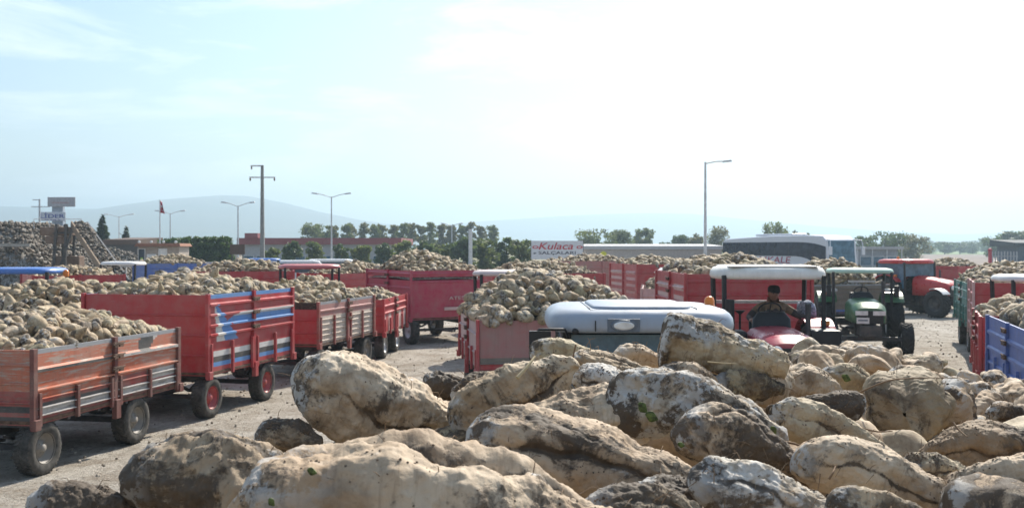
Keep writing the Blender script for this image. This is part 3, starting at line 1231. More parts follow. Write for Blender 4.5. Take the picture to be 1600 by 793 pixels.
# 3: trailer with pale wooden lower boards
MS3 = [PALE, PINK, STEELT]
tr3, L3 = trailer(gD(498, 207), gD(586, 179), 2.2, 'left', .81, 1.77, 'red framed trailer with pale wooden side boards, third in the left row', ROW_L, side_mats=MS3,
                  side_fn=lambda s, t: 2 if t > .94 else 1 if t > .68 else 0, ribs=((.12, .012), (.24, .012), (.36, .012), (.48, .012), (.60, .012), (.80, .03)), depth=.02, posts=OLDRED,
                  end_mats=[RED, M_SOIL], end_fn=lambda s, t: 1 if t > .83 else 0, end_ribs=((.3, .02), (.6, .02)), cell=(30, 30), wr=.36, low_split=.66, axles=(.07, .88), key='d')
beet_load(tr3, L3, 2.2, 1.77, .54, 3, 'beets heaped in the pale boarded trailer', V_MID, 1.0)

# 4: small red trailer
tr4, L4 = trailer(gD(600, 174), gD(636, 154), 2.0, 'left', .70, 1.62, 'small red trailer with pale scuffs, last in the left row', ROW_L, side_mats=[RED, PALEPINK],
                  side_fn=lambda s, t: 1 if (t < .55 and int(s * 9) % 2 == 0) else 0, ribs=((.6, .03), (.8, .03)), cell=(36, 16), wr=.36, axles=(.12, .62), key='s')
beet_load(tr4, L4, 2.0, 1.62, .26, 4, 'beets heaped in the small red trailer', V_LOW, 1.0)

# 0: trailer left of the row, box mostly hidden behind the loads
tr0, L0 = trailer(Pt(80, 18.3), Pt(262, 22.2), 2.4, 'left', .8, 1.80, 'rusty brown trailer almost hidden behind the load of the orange one', ROW_L, side_mats=[OLDRED], posts=OLDRED, simple=True, key='d')
beet_load(tr0, L0, 2.4, 1.80, .60, 5, 'tall heap of beets at the left edge behind the orange trailer', V_MID, 1.05, flat=2.8)

# 5: tall crimson trailer with slotted extension boards
tr5, L5 = trailer(gD(642, 151), gD(572, 137), 2.55, 'right', .81, 2.30, 'tall crimson trailer with slotted extension boards in mid yard', BACK, body=CRIMSON, slot=(.80, .87),
                  ribs=((.25, .04), (.5, .05), (.8, .05)), end_ribs=((.95, .03),), wr=.43, axles=(.1, .86), low_split=.5, key='m', rim=M_STEEL)
lx = -L5 / 2 - .055
text_part('ATEŞ', 'lettering', PALEPINK, tr5, .58, .15, (lx, -.30, 1.42), (R(90), 0, R(-90)), depth=.006)
MB().box((0, 0, 0), (.012, .85, .10)).build('number_plate', PALEPINK, tr5, (lx + .005, -.28, 1.10), bevel=.004)
beet_load(tr5, L5, 2.55, 2.30, .62, 6, 'rounded heap of pale beets in the tall crimson trailer', V_LOW, 1.05)

# 6: faded pink trailer right in the middle
MS6 = [PALEPINK, OLDRED]
tr6, L6 = trailer(gD(745, 254), gD(717, 212), 3.15, 'right', .73, 1.66, 'faded pink trailer in the middle beside the silver tractor', BACK, side_mats=MS6, side_fn=lambda s, t: 0, posts=RED,
                  end_mats=[PINK, RED, WOOD], end_fn=lambda s, t: 1 if t < .18 else 2 if t < .30 else 0, ribs=((.35, .02), (.7, .02)), end_ribs=((.18, .02),), cell=(1, 22), wr=.36, key='d')
beet_load(tr6, L6, 3.15, 1.66, .74, 7, 'high heap of round beets in the faded pink trailer', V_MID, 1.12, singles=58,
          slabel='round dusty sugar beet in the outer layer of the load on the faded pink trailer', sgroup='beets on top of the pink trailer load', flat=2.8, over=.24, edge=.02)

# middle and back
MSm = [RED, PALEPINK]
rib_shine = lambda s, t: 1 if (t < .93 and (int(t * 13) % 2 == 0) and (.08 < s < .40 or .55 < s < .95)) else 0  # pale bands paint the light reflected off the ribbed side panels
trM2, LM2 = trailer(Pt(1070, 22), Pt(1024, 26), 2.78, 'right', .9, 2.45, 'tall red trailer behind the white canopied tractor', BACK, side_mats=MSm, side_fn=rib_shine, cell=(26, 40),
                    end_ribs=((.18, .03), (.36, .03), (.54, .03), (.72, .03), (.9, .03)), key='s')
beet_load(trM2, LM2, 2.78, 2.45, .41, 8, 'brown beets heaped in the tall red trailer behind the canopied tractor', V_MID, 1.15, skew=.12)
trM1, LM1 = trailer(Pt(995, 37), Pt(952, 41), 2.6, 'right', .9, 2.42, 'red trailer with light reflections painted on its ribs left of the white sheet', BACK, side_mats=MSm, side_fn=rib_shine, cell=(26, 40), simple=True, key='s')
beet_load(trM1, LM1, 2.6, 2.42, .30, 9, 'beets heaped in the red trailer with painted reflections on its ribs', V_LOW, 1.1)
trMb, LMb = trailer(Pt(1001, 29), Pt(1003, 32), 1.7, 'right', .85, 1.86, 'low whitish trailer squeezed between two red trailers', BACK, body=PALEPINK, simple=True, key='s')
beet_load(trMb, LMb, 1.7, 1.86, .45, 10, 'beets in the low whitish trailer between two red ones', V_LOW, 1.0)
trM0, LM0 = trailer(Pt(770, 35.5), Pt(946, 36.5), 2.4, 'left', .9, 2.11, 'red trailer below the paste billboard', BACK, simple=True, key='s')
beet_load(trM0, LM0, 2.4, 2.11, .46, 11, 'beets heaped in the red trailer below the billboard', V_LOW, 1.1)
trM9, LM9 = trailer(Pt(878, 46), Pt(1004, 48), 2.4, 'left', .95, 2.42, 'dull pink trailer behind the red ones in the middle distance', BACK, body=PINK, simple=True, key='s')
beet_load(trM9, LM9, 2.4, 2.42, .30, 12, 'beets heaped in the dull pink trailer far back', V_LOW, 1.1)
trM3, LM3 = trailer(Pt(1258, 34), Pt(1394, 35), 2.4, 'left', .85, 1.79, 'grey wooden boarded trailer behind the green tractor', BACK, side_mats=[WOOD, T_BLUE, STEELT],
                    side_fn=lambda s, t: 2 if t > .95 else 1 if t < .14 else 0, ribs=((.3, .015), (.5, .015), (.7, .015), (.85, .015)), cell=(4, 20), posts=WOOD, segs=3, simple=True, key='s')
beet_load(trM3, LM3, 2.4, 1.79, .90, 13, 'tall heap of beets in the grey wooden trailer', V_LOW, 1.15)
trF, LF = trailer(Pt(1412, 52), Pt(1497, 49), 2.4, 'left', 1.09, 2.15, 'bright red trailer with white plates far right behind the red tractor', BACK, side_mats=[RED, WHITEP],
                  side_fn=lambda s, t: 1 if (.12 < t < .26 and (.12 < s < .26 or .33 < s < .45 or .58 < s < .70 or .76 < s < .88)) else 0, cell=(40, 24), ribs=((.5, .04), (.9, .03)), simple=True, key='s', wr=.42)
beet_load(trF, LF, 2.4, 2.15, .34, 14, 'beets in the bright red trailer far right', V_LOW, 1.1)

# left back rows
trb1, Lb1 = trailer(Pt(50, 31), Pt(196, 32.5), 2.3, 'left', .9, 2.17, 'red trailer showing only its top board behind the left heaps', BACK, simple=True, key='s')
beet_load(trb1, Lb1, 2.3, 2.17, .30, 15, 'beets in the trailer behind the left heaps', V_LOW, 1.0)
trb2, Lb2 = trailer(Pt(226, 53), Pt(330, 55), 2.3, 'left', .9, 2.2, 'blue trailer far back in front of the guard hut', BACK, body=T_BLUE, simple=True, key='s')
beet_load(trb2, Lb2, 2.3, 2.2, .48, 16, 'beets in the blue trailer far back', V_LOW, 1.1)
trb3, Lb3 = trailer(Pt(296, 38), Pt(460, 38.8), 2.3, 'left', .9, 2.14, 'plain red trailer left of the red canopied tractor', BACK, simple=True, key='s')
beet_load(trb3, Lb3, 2.3, 2.14, .42, 17, 'beets heaped in the plain red trailer in the left distance', V_LOW, 1.1)
trb4, Lb4 = trailer(Pt(530, 39.5), Pt(640, 43), 2.3, 'left', .9, 2.02, 'red trailer partly hidden behind the tall crimson one', BACK, simple=True, key='s')
beet_load(trb4, Lb4, 2.3, 2.02, .45, 18, 'beets heaped behind the tall crimson trailer', V_LOW, 1.1)

# right row
trT, LT = trailer(Pt(1511, 29.5), Pt(1491, 33.5), 2.6, 'right', .85, 1.99, 'teal trailer with flaking paint at the far end of the right row', ROW_R, body=TEAL, side_mats=[TEAL, WHITEP],
                  side_fn=lambda s, t: 1 if (.45 < s < .7 and .55 < t < .9) else 0, cell=(12, 12), key='s')
beet_load(trT, LT, 2.6, 1.99, .58, 19, 'high heap of beets in the teal trailer', V_LOW, 1.1, flat=2.8)
trR2, LR2 = trailer(Pt(1520, 25.5), Pt(1512, 28.8), 2.5, 'right', .75, 2.15, 'red trailer with a flat red end wall in the right row', ROW_R, key='s', simple=True, posts=PALEPINK)
beet_load(trR2, LR2, 2.5, 2.1, .12, 20, 'beets in the red trailer of the right row', V_LOW, 1.0)
trR1, LR1 = trailer(Pt(1530, 18.8), Pt(1519, 21.4), 2.4, 'right', .72, 1.74, 'scuffed red trailer just behind the blue one at the right edge', ROW_R, side_mats=[RED, WHITEP],
                    side_fn=lambda s, t: 1 if (.7 < s < .95 and t < .8 and int(t * 7) % 2) else 0, cell=(10, 14), key='s')
beet_load(trR1, LR1, 2.4, 1.74, .42, 21, 'beets in the scuffed red trailer behind the blue one', V_MID, 1.1)
trBl, LBl = trailer(Pt(1612, 14.2), Pt(1541, 18.2), 2.4, 'right', .72, 1.81, 'blue trailer with worn white streaks at the right edge', ROW_R, side_mats=[T_BLUE, WHITEP],
                    side_fn=lambda s, t: 1 if (t < .22 and (.72 < s < .80 or .40 < s < .48)) else 0, ribs=((.30, .03), (.52, .045), (.76, .045)), cell=(30, 12), posts=T_BLUE, segs=2, key='b', rim=T_BLUE)
beet_load(trBl, LBl, 2.4, 1.81, .55, 22, 'tan beets heaped in the blue trailer', V_MID, 1.12)


# ------------------------------------------------------------------ tractors
def superring(l, w, z, cx=0.0, n=40, p=3.4, cy=0.0):
    out = []
    for k in range(n):
        t = 2 * math.pi * k / n
        c, s = math.cos(t), math.sin(t)
        out.append(Vector((cx + math.copysign(abs(c) ** (2 / p), c) * l / 2, cy + math.copysign(abs(s) ** (2 / p), s) * w / 2, z)))
    return out


def dome(l, w, z0, th, cx=0.0, p=3.4, flare=.94, mi=0, mb=None):
    m = mb or MB()
    rings = [superring(l * .90, w * .90, z0 + th * .10, cx, p=p), superring(l * .97, w * .97, z0, cx, p=p), superring(l, w, z0 + th * .22, cx, p=p),
             superring(l * .985, w * .985, z0 + th * .55, cx, p=p), superring(l * flare, w * flare, z0 + th * .82, cx, p=p), superring(l * flare * .86, w * flare * .86, z0 + th * .97, cx, p=p),
             superring(l * flare * .5, w * flare * .5, z0 + th, cx, p=p)]
    return m.sweep(rings, mi)


def hood_mesh(x0, x1, w, zb, zt0, zt1, nose=.12, round_=.3):
    """Engine cover: round-shouldered section swept forward, nose rounded down."""
    m = MB()
    rings = []
    n = 8
    for i in range(n + 1):
        f = i / n
        x = x0 + (x1 - x0) * f
        zt = zt0 + (zt1 - zt0) * f
        k = max(0.0, (f - .8) / .2)
        zt -= nose * k * k
        ww = w * (1 - .05 * f - .14 * k * k)
        h = zt - zb
        ring = [Vector((x, -ww / 2, zb)), Vector((x, -ww / 2, zb + h * .62)), Vector((x, -ww * .47, zb + h * .80)), Vector((x, -ww * .38, zb + h * .93)), Vector((x, -ww * .2, zb + h * .99)), Vector((x, 0, zt)),
                Vector((x, ww * .2, zb + h * .99)), Vector((x, ww * .38, zb + h * .93)), Vector((x, ww * .47, zb + h * .80)), Vector((x, ww / 2, zb + h * .62)), Vector((x, ww / 2, zb))]
        rings.append(ring)
    return m.sweep(rings, 0, True, True, True)


def ag_wheel(key, r, w, parent, loc, rim_mat, rz=0.0):
    """Tractor tyre with slanted lugs."""
    if key not in MATS:
        hw = w / 2
        t = MB()
        t.lathe([(r * .55, -hw * .8), (r * .66, -hw), (r * .84, -hw * 1.02), (r * .93, -hw * .86), (r * .95, -hw * .4), (r * .955, 0), (r * .95, hw * .4), (r * .93, hw * .86), (r * .84, hw * 1.02),
                 (r * .66, hw), (r * .55, hw * .8), (r * .53, 0), (r * .55, -hw * .8)], 40)
        nl = 22
        for k in range(nl):
            for s in (-1, 1):
                a = 2 * math.pi * (k + (.25 if s > 0 else -.25)) / nl
                m = Matrix.Rotation(-a, 3, 'Y')
                t.box(m @ Vector((r * .965, s * hw * .50, 0)), (r * .075, hw * 1.12, r * .07), m @ Matrix.Rotation(s * .75, 3, 'X'))
        q = MB()
        for s in (-1, 1):
            q.lathe([(r * .57, s * hw * .82), (r * .55, s * hw * .6), (r * .46, s * hw * .45), (r * .42, s * hw * .1), (r * .24, s * hw * .06), (r * .22, s * hw * .3), (r * .12, s * hw * .36), (0.001, s * hw * .38)], 26)
        MATS[key] = (t.mesh('tyre', M_RUBBER), q.mesh('rim', rim_mat))
    tm, rm = MATS[key]
    o = link('wheel', tm, parent, loc)
    o.rotation_euler = (0, random.uniform(0, 3), rz)
    link('rim', rm, o)
    return o


def fender(parent, r, w, y, mat, cx=0.0, a0=10, a1=150, zc=None, thick=.03):
    m = MB()
    rings = []
    zc = r if zc is None else zc
    for k in range(13):
        a = R(a0 + (a1 - a0) * k / 12)
        c, s = math.cos(a), math.sin(a)
        rings.append([Vector((cx + c * (r + .05), y - w / 2, zc + s * (r + .05))), Vector((cx + c * (r + .05), y + w / 2, zc + s * (r + .05))),
                      Vector((cx + c * (r + .05 + thick), y + w / 2, zc + s * (r + .05 + thick))), Vector((cx + c * (r + .05 + thick), y - w / 2, zc + s * (r + .05 + thick)))])
    m.sweep(rings, 0, False)
    return m.build('fender', mat, parent, bevel=.008)


def tractor(loc, heading, label, paint_m, canopy_m=None, group='tractors in the yard', hood_w=.80, hood_z=(1.45, 1.40), hood_x=(.85, 2.55), roof=(2.5, 1.9, 1.9, .16), rear=(.74, .42, .80), front=(.44, .28, .72),
            wb=2.15, fend=None, cab=False, glass=None, rim=None, lights=True, rect=False, plate=None, key='t', roof_x=.1, posts=True, panel_z=1.62, name='farm_tractor'):
    """Tractor standing on its rear axle at loc, +x forward."""
    gz = float(terrain(0, loc[1]))
    root = thing(name, (loc[0], loc[1], gz), label, 'tractor', group, heading)
    fend = fend or paint_m
    rim = rim or M_STEEL
    rt, rw, ry = rear
    ft, fw, fy = front
    b = MB()
    b.span((-.35, -.22, .45), (1.0, .22, 1.05))
    b.span((.9, -.17, .50), (hood_x[1] - .05, .17, .95))
    b.bar((0, -ry, rt), (0, ry, rt), .16, .18)
    b.bar((wb, -fy, ft), (wb, fy, ft), .12, .12)
    b.span((hood_x[1] - .1, -.28, .55), (hood_x[1] + .18, .28, .85))
    b.span((.05, -.55, .62), (.85, .55, .70))
    for s in (-1, 1):
        b.span((.45, s * .34, .45), (.85, s * .60, .60))
    b.build('chassis', M_DARK, root, bevel=.015)
    hood_mesh(hood_x[0], hood_x[1], hood_w, .92, hood_z[0], hood_z[1]).build('hood', paint_m, root)
    g = MB().span((hood_x[1] + .004, -hood_w * .36, .90), (hood_x[1] + .03, hood_w * .36, hood_z[1] - .20))
    for k in range(6):
        z = .94 + (hood_z[1] - 1.2) * k / 5
        g.span((hood_x[1] + .03, -hood_w * .33, z), (hood_x[1] + .042, hood_w * .33, z + .02))
    g.build('grille', M_BLACK, root)
    if lights:
        for s in (-1, 1):
            (MB().box((.02, 0, 0), (.05, hood_w * .34, .12)) if rect else MB().lathe([(.001, .05), (.07, .045), (.10, .02), (.10, 0)], 16, 'x', (0, 0, 0))).build('headlight', M_LAMP, root, (hood_x[1] + .035, s * hood_w * .24, hood_z[1] - .26))
            o = MB().box((0, 0, 0), (.08, .16, .10)).build('marker_light', M_AMBER, root, (rt * .55, s * (ry + .05), rt * 2 + .02), bevel=.02)
    if plate:
        p = MB().box((0, 0, 0), (.015, .34, .17)).build('number_plate', M_WHITE, root, (hood_x[1] + .055, -.20, hood_z[1] - .47), bevel=.004)
        MB().span((.0085, -.13, -.012), (.010, .13, .030)).build('plate_marks', BEZ, p)
    for s in (-1, 1):
        ag_wheel(key + 'rear', rt, rw, root, (0, s * ry, rt), rim)
        ag_wheel(key + 'front', ft, fw, root, (wb, s * fy, ft), rim)
        fender(root, rt, rw + .06, s * (ry - .03), fend, a0=42)
    # seat, wheel, dashboard
    st = MB()
    st.span((-.10, -.25, 1.08), (.36, .25, 1.20)).box((-.12, 0, 1.42), (.10, .48, .50), Matrix.Rotation(-.15, 3, 'Y'))
    st.build('seat', M_BLACK, root, bevel=.04)
    d = MB()
    rings = [superring(.20, hood_w * .80, .95, hood_x[0] - .05, 20, 3), superring(.26, hood_w * .66, panel_z - .12, hood_x[0] - .10, 20, 3), superring(.14, hood_w * .46, panel_z, hood_x[0] - .12, 20, 2.6)]
    d.sweep(rings).build('dashboard', M_BLACK, root)
    sw = MB()
    mrot = Matrix.Rotation(-.75, 3, 'Y')
    c = Vector((hood_x[0] - .28, 0, panel_z + .02))
    pts = [c + mrot @ Vector((.20 * math.cos(2 * math.pi * k / 24), .20 * math.sin(2 * math.pi * k / 24), 0)) for k in range(25)]
    sw.tube(pts, .016, 8, cap=False)
    for k in range(3):
        a = 2 * math.pi * k / 3
        sw.tube([c, c + mrot @ Vector((.19 * math.cos(a), .19 * math.sin(a), 0))], .012, 6)
    sw.tube([c, Vector((hood_x[0] - .12, 0, panel_z - .15))], .025, 8)
    sw.build('steering_wheel', M_BLACK, root)
    zt, rl, rw_, th = roof
    x0, x1 = roof_x - rl * .40, roof_x + rl * .38
    yy = rw_ / 2 - .13
    if posts:
        for s in (-1, 1):
            MB().bar((x0 + .05, s * (yy - .03), 1.1), (x0, s * yy, zt - th * .7), .075, .075).build('canopy_post', M_BLACK, root, bevel=.01)
            MB().bar((x1 + .06, s * (yy - .01), .95), (x1, s * yy, zt - th * .7), .075, .075).build('canopy_post', M_BLACK, root, bevel=.01)
    if cab:
        gm = glass or M_GLASS
        zc0, zc1 = .98, zt - th * .85
        for s in (-1, 1):
            MB().span((x0 + .06, s * yy - .012, zc0), (x1 - .03, s * yy + .012, zc1)).build('window', gm, root)
        MB().span((x1 - .012, -yy + .05, hood_z[0] - .05), (x1 + .012, yy - .05, zc1)).build('windscreen', gm, root)
        MB().span((x0 - .012, -yy + .05, zc0), (x0 + .012, yy - .05, zc1)).build('window', gm, root)
        for s in (-1, 1):
            m = MB().span((x1 - .04, s * .30 + (0 if s > 0 else -.0) - .04, .70), (x1 + .02, s * (yy + .02), 1.0))
            m.build('cab_skirt', M_BLACK, root, bevel=.01)
    if canopy_m:
        dome(rl, rw_, zt - th, th, roof_x).build('canopy', canopy_m, root)
    MB().tube([(hood_x[0] + .45, hood_w * .40, 1.2), (hood_x[0] + .45, hood_w * .40 + .12, 1.3), (hood_x[0] + .45, hood_w * .40 + .12, 2.05)], [.03, .045, .05], 12).build('exhaust_pipe', M_DARK, root)
    return root


# dusty silver cab tractor close behind the heap
SILVER = paint('silver_blue_paint', (0.32, 0.375, 0.45), 0.16, (0.25, 0.27, 0.3), rough=0.36, fade=0.12, dust=0.22)
BEZ = plain('bezel_grey', (0.13, 0.16, 0.20), .5)
TANPAD = plain('tan_cloth', (0.30, 0.22, 0.14), 0.8)
ts = tractor((1.225, 10.35), R(-90), 'silver cab tractor behind the beet heap with a round work light on its roof', M_DARK, None, hood_w=.72, hood_z=(1.40, 1.30), roof=(2.42, 1.62, 1.70, .27), rear=(.78, .42, .84),
             cab=True, glass=M_BLUE_GLASS, key='a', roof_x=.10, lights=False, wb=2.3, hood_x=(.92, 2.5), fend=M_DARK)
rf = MB()
rings = []
for f, l, w, z in ((0, 1.58, 1.56, 2.235), (1, 1.66, 1.68, 2.222), (2, 1.73, 1.77, 2.245), (3, 1.74, 1.78, 2.28), (4, 1.72, 1.76, 2.345), (4, 1.67, 1.71, 2.385), (5, 1.60, 1.63, 2.415), (6, 1.50, 1.52, 2.432), (7, 1.0, 1.0, 2.438), (8, .3, .3, 2.438)):
    rings.append(superring(l, w, z, .10, 56, 5.5))
rf.sweep(rings)
roof_o = rf.build('roof', SILVER, ts)
tp = MB()
tp.sweep([superring(1.34, .94, 2.425, .16, 48, 7), superring(1.34, .94, 2.452, .16, 48, 7), superring(1.30, .90, 2.462, .16, 48, 7), superring(.4, .3, 2.464, .16, 48, 7)]).build('roof_hatch', SILVER, roof_o)
gr = MB()
for s in (-1, 1):
    gr.bar((-.52, s * .50, 2.437), (.80, s * .50, 2.437), .009, .012)
gr.bar((.845, -.50, 2.425), (.845, .50, 2.425), .008, .012)
gr.build('seam', M_BLACK, roof_o)
for yy_ in (-.46, .58):
    MB().box((.972, yy_, 2.29), (.006, .010, .10)).build('seam', M_BLACK, roof_o)
MB().box((.965, -.20, 2.295), (.02, .30, .125)).build('light_recess', BEZ, roof_o, bevel=.008)
MB().box((.965, .40, 2.295), (.02, .30, .125)).build('light_recess', BEZ, roof_o, bevel=.008)
ev = MB()
ev.lathe([(.10, -.02), (.115, .012), (.105, .02)], 24, 'x')
bez = MB().sweep([[Vector((0, math.cos(t) * .125, math.sin(t) * .058)) for t in [2 * math.pi * k / 28 for k in range(28)]], [Vector((.022, math.cos(t) * .115, math.sin(t) * .05)) for t in [2 * math.pi * k / 28 for k in range(28)]]])
bz = bez.build('work_light', BEZ, roof_o, (.968, -.20, 2.295))
MB().sweep([[Vector((.018, math.cos(t) * .10, math.sin(t) * .043)) for t in [2 * math.pi * k / 28 for k in range(28)]], [Vector((.034, math.cos(t) * .075, math.sin(t) * .03)) for t in [2 * math.pi * k / 28 for k in range(28)]]]).build('lens', M_LAMP, bz)
bz2 = bez.build('work_light', BEZ, roof_o, (.968, .40, 2.295))
MB().sweep([[Vector((.018, math.cos(t) * .10, math.sin(t) * .043)) for t in [2 * math.pi * k / 28 for k in range(28)]], [Vector((.034, math.cos(t) * .075, math.sin(t) * .03)) for t in [2 * math.pi * k / 28 for k in range(28)]]]).build('lens', M_LAMP, bz2)
for yv, zv in ((-.66, 2.35), (-.64, 2.24)):
    MB().lathe([(.001, .012), (.022, .012), (.032, .0), (.030, -.02)], 16, 'x').build('plug', M_STEEL if zv > 2.3 else M_BLACK, roof_o, (.86 if zv > 2.3 else .935, yv, zv))
MB().lathe([(.055, 0), (.058, .02), (.05, .025), (.052, .07), (.042, .10), (.02, .115), (.001, .118)], 20, 'z').build('beacon', M_AMBER, ts, (-.05, .78, 2.40))
for s in (-1,):
    mi_ = MB()
    mi_.tube([(.80, s * .70, 2.17), (.98, s * .74, 2.26), (1.0, s * .98, 2.26), (1.0, s * 1.02, 2.2)], .014, 8)
    mi_.box((1.0, s * .97, 2.12), (.06, .20, .26))
    mi_.build('mirror', M_BLACK, ts, bevel=.012)

# crimson tractor with white canopy and its driver
CANW = paint('cream_canopy', (0.80, 0.78, 0.72), 0.12, (0.4, 0.38, 0.35), rough=0.45, fade=0.06, dust=0.2)
HOODR = paint('hood_crimson', (0.42, 0.022, 0.055), 0.10, (0.30, 0.20, 0.20), rough=0.20, fade=0.18, dust=0.18)
GREENP = paint('tractor_green', (0.022, 0.13, 0.045), 0.15, (0.10, 0.10, 0.08), rough=0.28, fade=0.12, dust=0.15)
GREENC = paint('pale_green_canopy', (0.46, 0.66, 0.54), 0.10, (0.3, 0.34, 0.3), rough=0.4, fade=0.1, dust=0.2)
TRED = paint('tractor_red', (0.48, 0.025, 0.025), 0.08, (0.3, 0.2, 0.2), rough=0.2, fade=0.08, dust=0.1)
tw_h = math.atan2(-2.3, -.16)
tw = tractor((4.66, 19.0), tw_h, 'crimson tractor with a cream canopy and a driver in its seat', HOODR, CANW, hood_w=1.0, hood_z=(1.64, 1.60), hood_x=(.95, 2.6), roof=(2.70, 2.0, 1.98, .24), rear=(.82, .45, .98),
             front=(.5, .30, .84), wb=2.3, key='h', roof_x=.30, panel_z=1.88)
MB().span((.5, -.78, 2.68), (1.2, .78, 2.695)).span((-.5, -.8, 2.68), (.2, .8, 2.695)).build('canopy_panel', CANW, tw, bevel=.006)
MB().tube([(1.35, -.74, 1.2), (1.35, -.80, 1.4), (1.35, -.80, 2.12)], [.05, .085, .08], 12).build('air_cleaner', M_BLACK, tw)
MB().tube([(1.3, -.62, 1.6), (1.3, -.62, 1.86), (1.30, -.62, 1.93)], [.02, .02, .10], 12).build('filter_cap', M_BLACK, tw)
MB().span((1.0, -1.05, 1.38), (1.5, -.52, 1.58)).build('battery_box', M_BLACK, tw, bevel=.04)
MB().span((.9, .55, 1.25), (1.45, 1.08, 1.60)).build('tool_box', M_BLACK, tw, bevel=.03)
MB().bar((-.6, -1.0, 1.98), (-.6, 1.0, 1.98), .05, .06).build('rear_bar', M_STEEL, tw)
CLOTH_PL = plain('blue_check_cloth', (0.33, 0.38, 0.48), 0.9, vary=0.45, scale=26)

# green tractor with pale green canopy
tg = tractor((10.48, 31.0), math.atan2(-2.1, -.42), 'green tractor with a pale green canopy facing the heap', GREENP, GREENC, hood_w=.98, hood_z=(1.56, 1.46), hood_x=(.9, 2.5), roof=(2.42, 1.7, 1.9, .15), rear=(.82, .48, .98),
             front=(.46, .32, 1.0), wb=2.2, key='g', roof_x=.25, plate=True, panel_z=1.72, rect=True)
for s in (-1, 1):
    MB().span((.2, s * .88 - .22, 1.72), (.62, s * .88 + .22, 1.80)).build('fender_cap', M_WHITE, tg, bevel=.03)
MB().span((.72, -.38, 2.0), (.80, .38, 2.06)).build('glare_board', M_WHITE, tg, bevel=.01)
for s in (-1, 1):
    MB().box((0, 0, 0), (.05, .14, .34)).build('mirror', M_BLACK, tg, (.95, s * .95, 1.75), bevel=.02)

# red cab tractor
trd = tractor((18.0, 47.0), math.atan2(-2.0, 1.05), 'red cab tractor with large wheels turning in the yard', TRED, TRED, hood_w=1.25, hood_z=(1.80, 1.55), hood_x=(1.0, 2.85), roof=(2.52, 2.0, 2.2, .20), rear=(.88, .5, 1.05),
              front=(.60, .45, .95), wb=2.6, cab=True, glass=M_BLUE_GLASS, key='k', roof_x=.1, rim=M_DARK)
MB().lathe([(.06, 0), (.06, .09), (.03, .13), (.001, .135)], 14, 'z').build('beacon', M_AMBER, trd, (.0, -.4, 2.51))
for s in (-1, 1):
    fender(trd, .60, .46, s * .95, M_STEEL, cx=2.6, a0=40, a1=110)

# canopies of tractors standing among the trailers
PINKC = paint('pink_white_canopy', (0.62, 0.52, 0.50), 0.15, (0.4, 0.36, 0.35), rough=0.4, fade=0.05)
REDC = paint('red_canopy', (0.50, 0.12, 0.13), 0.15, (0.5, 0.4, 0.4), rough=0.35, fade=0.2)
BLUEC = paint('blue_canopy', (0.05, 0.17, 0.50), 0.10, (0.3, 0.35, 0.4), rough=0.35, fade=0.12)
ORG = paint('tractor_orange', (0.45, 0.20, 0.05), 0.15, (0.3, 0.22, 0.15), rough=0.35)


def canopy_tractor(x, d, wpx, ytop, heading, label, body, can, key):
    w = wpx / FP * d
    zt = H - (ytop - HY) / FP * d - float(terrain(0, d))
    p = Pt(x, d)
    return tractor((p.x, p.y), heading, label, body, can, roof=(zt, 1.6, w, .16), key=key, roof_x=0.2)


tk1 = canopy_tractor(794, 28.2, 113, 421, R(-80), 'tractor with a pinkish white canopy behind the pink trailer load', TRED, PINKC, 'c1')
tk2 = canopy_tractor(482, 35.0, 94, 412, R(-70), 'red tractor with a red and white canopy behind the left row', TRED, REDC, 'c1')
tk3 = canopy_tractor(40, 27.0, 126, 417, R(-90), 'tractor with a shiny blue roof at the left edge', BLUEC, BLUEC, 'c1')
MB().lathe([(.08, 0), (.08, .12), (.05, .17), (.001, .18)], 14, 'z').build('beacon', M_AMBER, tk3, (.2, 1.15, 2.27))
tk4 = canopy_tractor(196, 43, 62, 408, R(-90), 'orange tractor with a white canopy by the conveyor', ORG, M_WHITE, 'c1')
tk5 = canopy_tractor(412, 60, 52, 403, R(-80), 'blue roofed tractor far back in the left distance', BLUEC, BLUEC, 'c1')
tk6 = canopy_tractor(1606, 23.4, 104, 428, R(-95), 'tractor with a flat white canopy in the right row', TRED, M_WHITE, 'c1')
# ------------------------------------------------------------------ the driver
SKIN = plain('skin', (0.36, 0.20, 0.14), 0.55, vary=0.08)
JACKET = plain('dark_jacket', (0.075, 0.068, 0.066), 0.85, vary=0.3, scale=9)
JACKET_SUNLIT = plain('sunlit_jacket_shoulders', (0.24, 0.175, 0.11), 0.85, vary=0.25, scale=12)  # sunlight on the shoulders, painted as a tan jacket colour
TROUS = plain('work_trousers', (0.035, 0.038, 0.05), 0.9, vary=0.25)
CAP = plain('dark_cap', (0.012, 0.012, 0.016), 0.9)


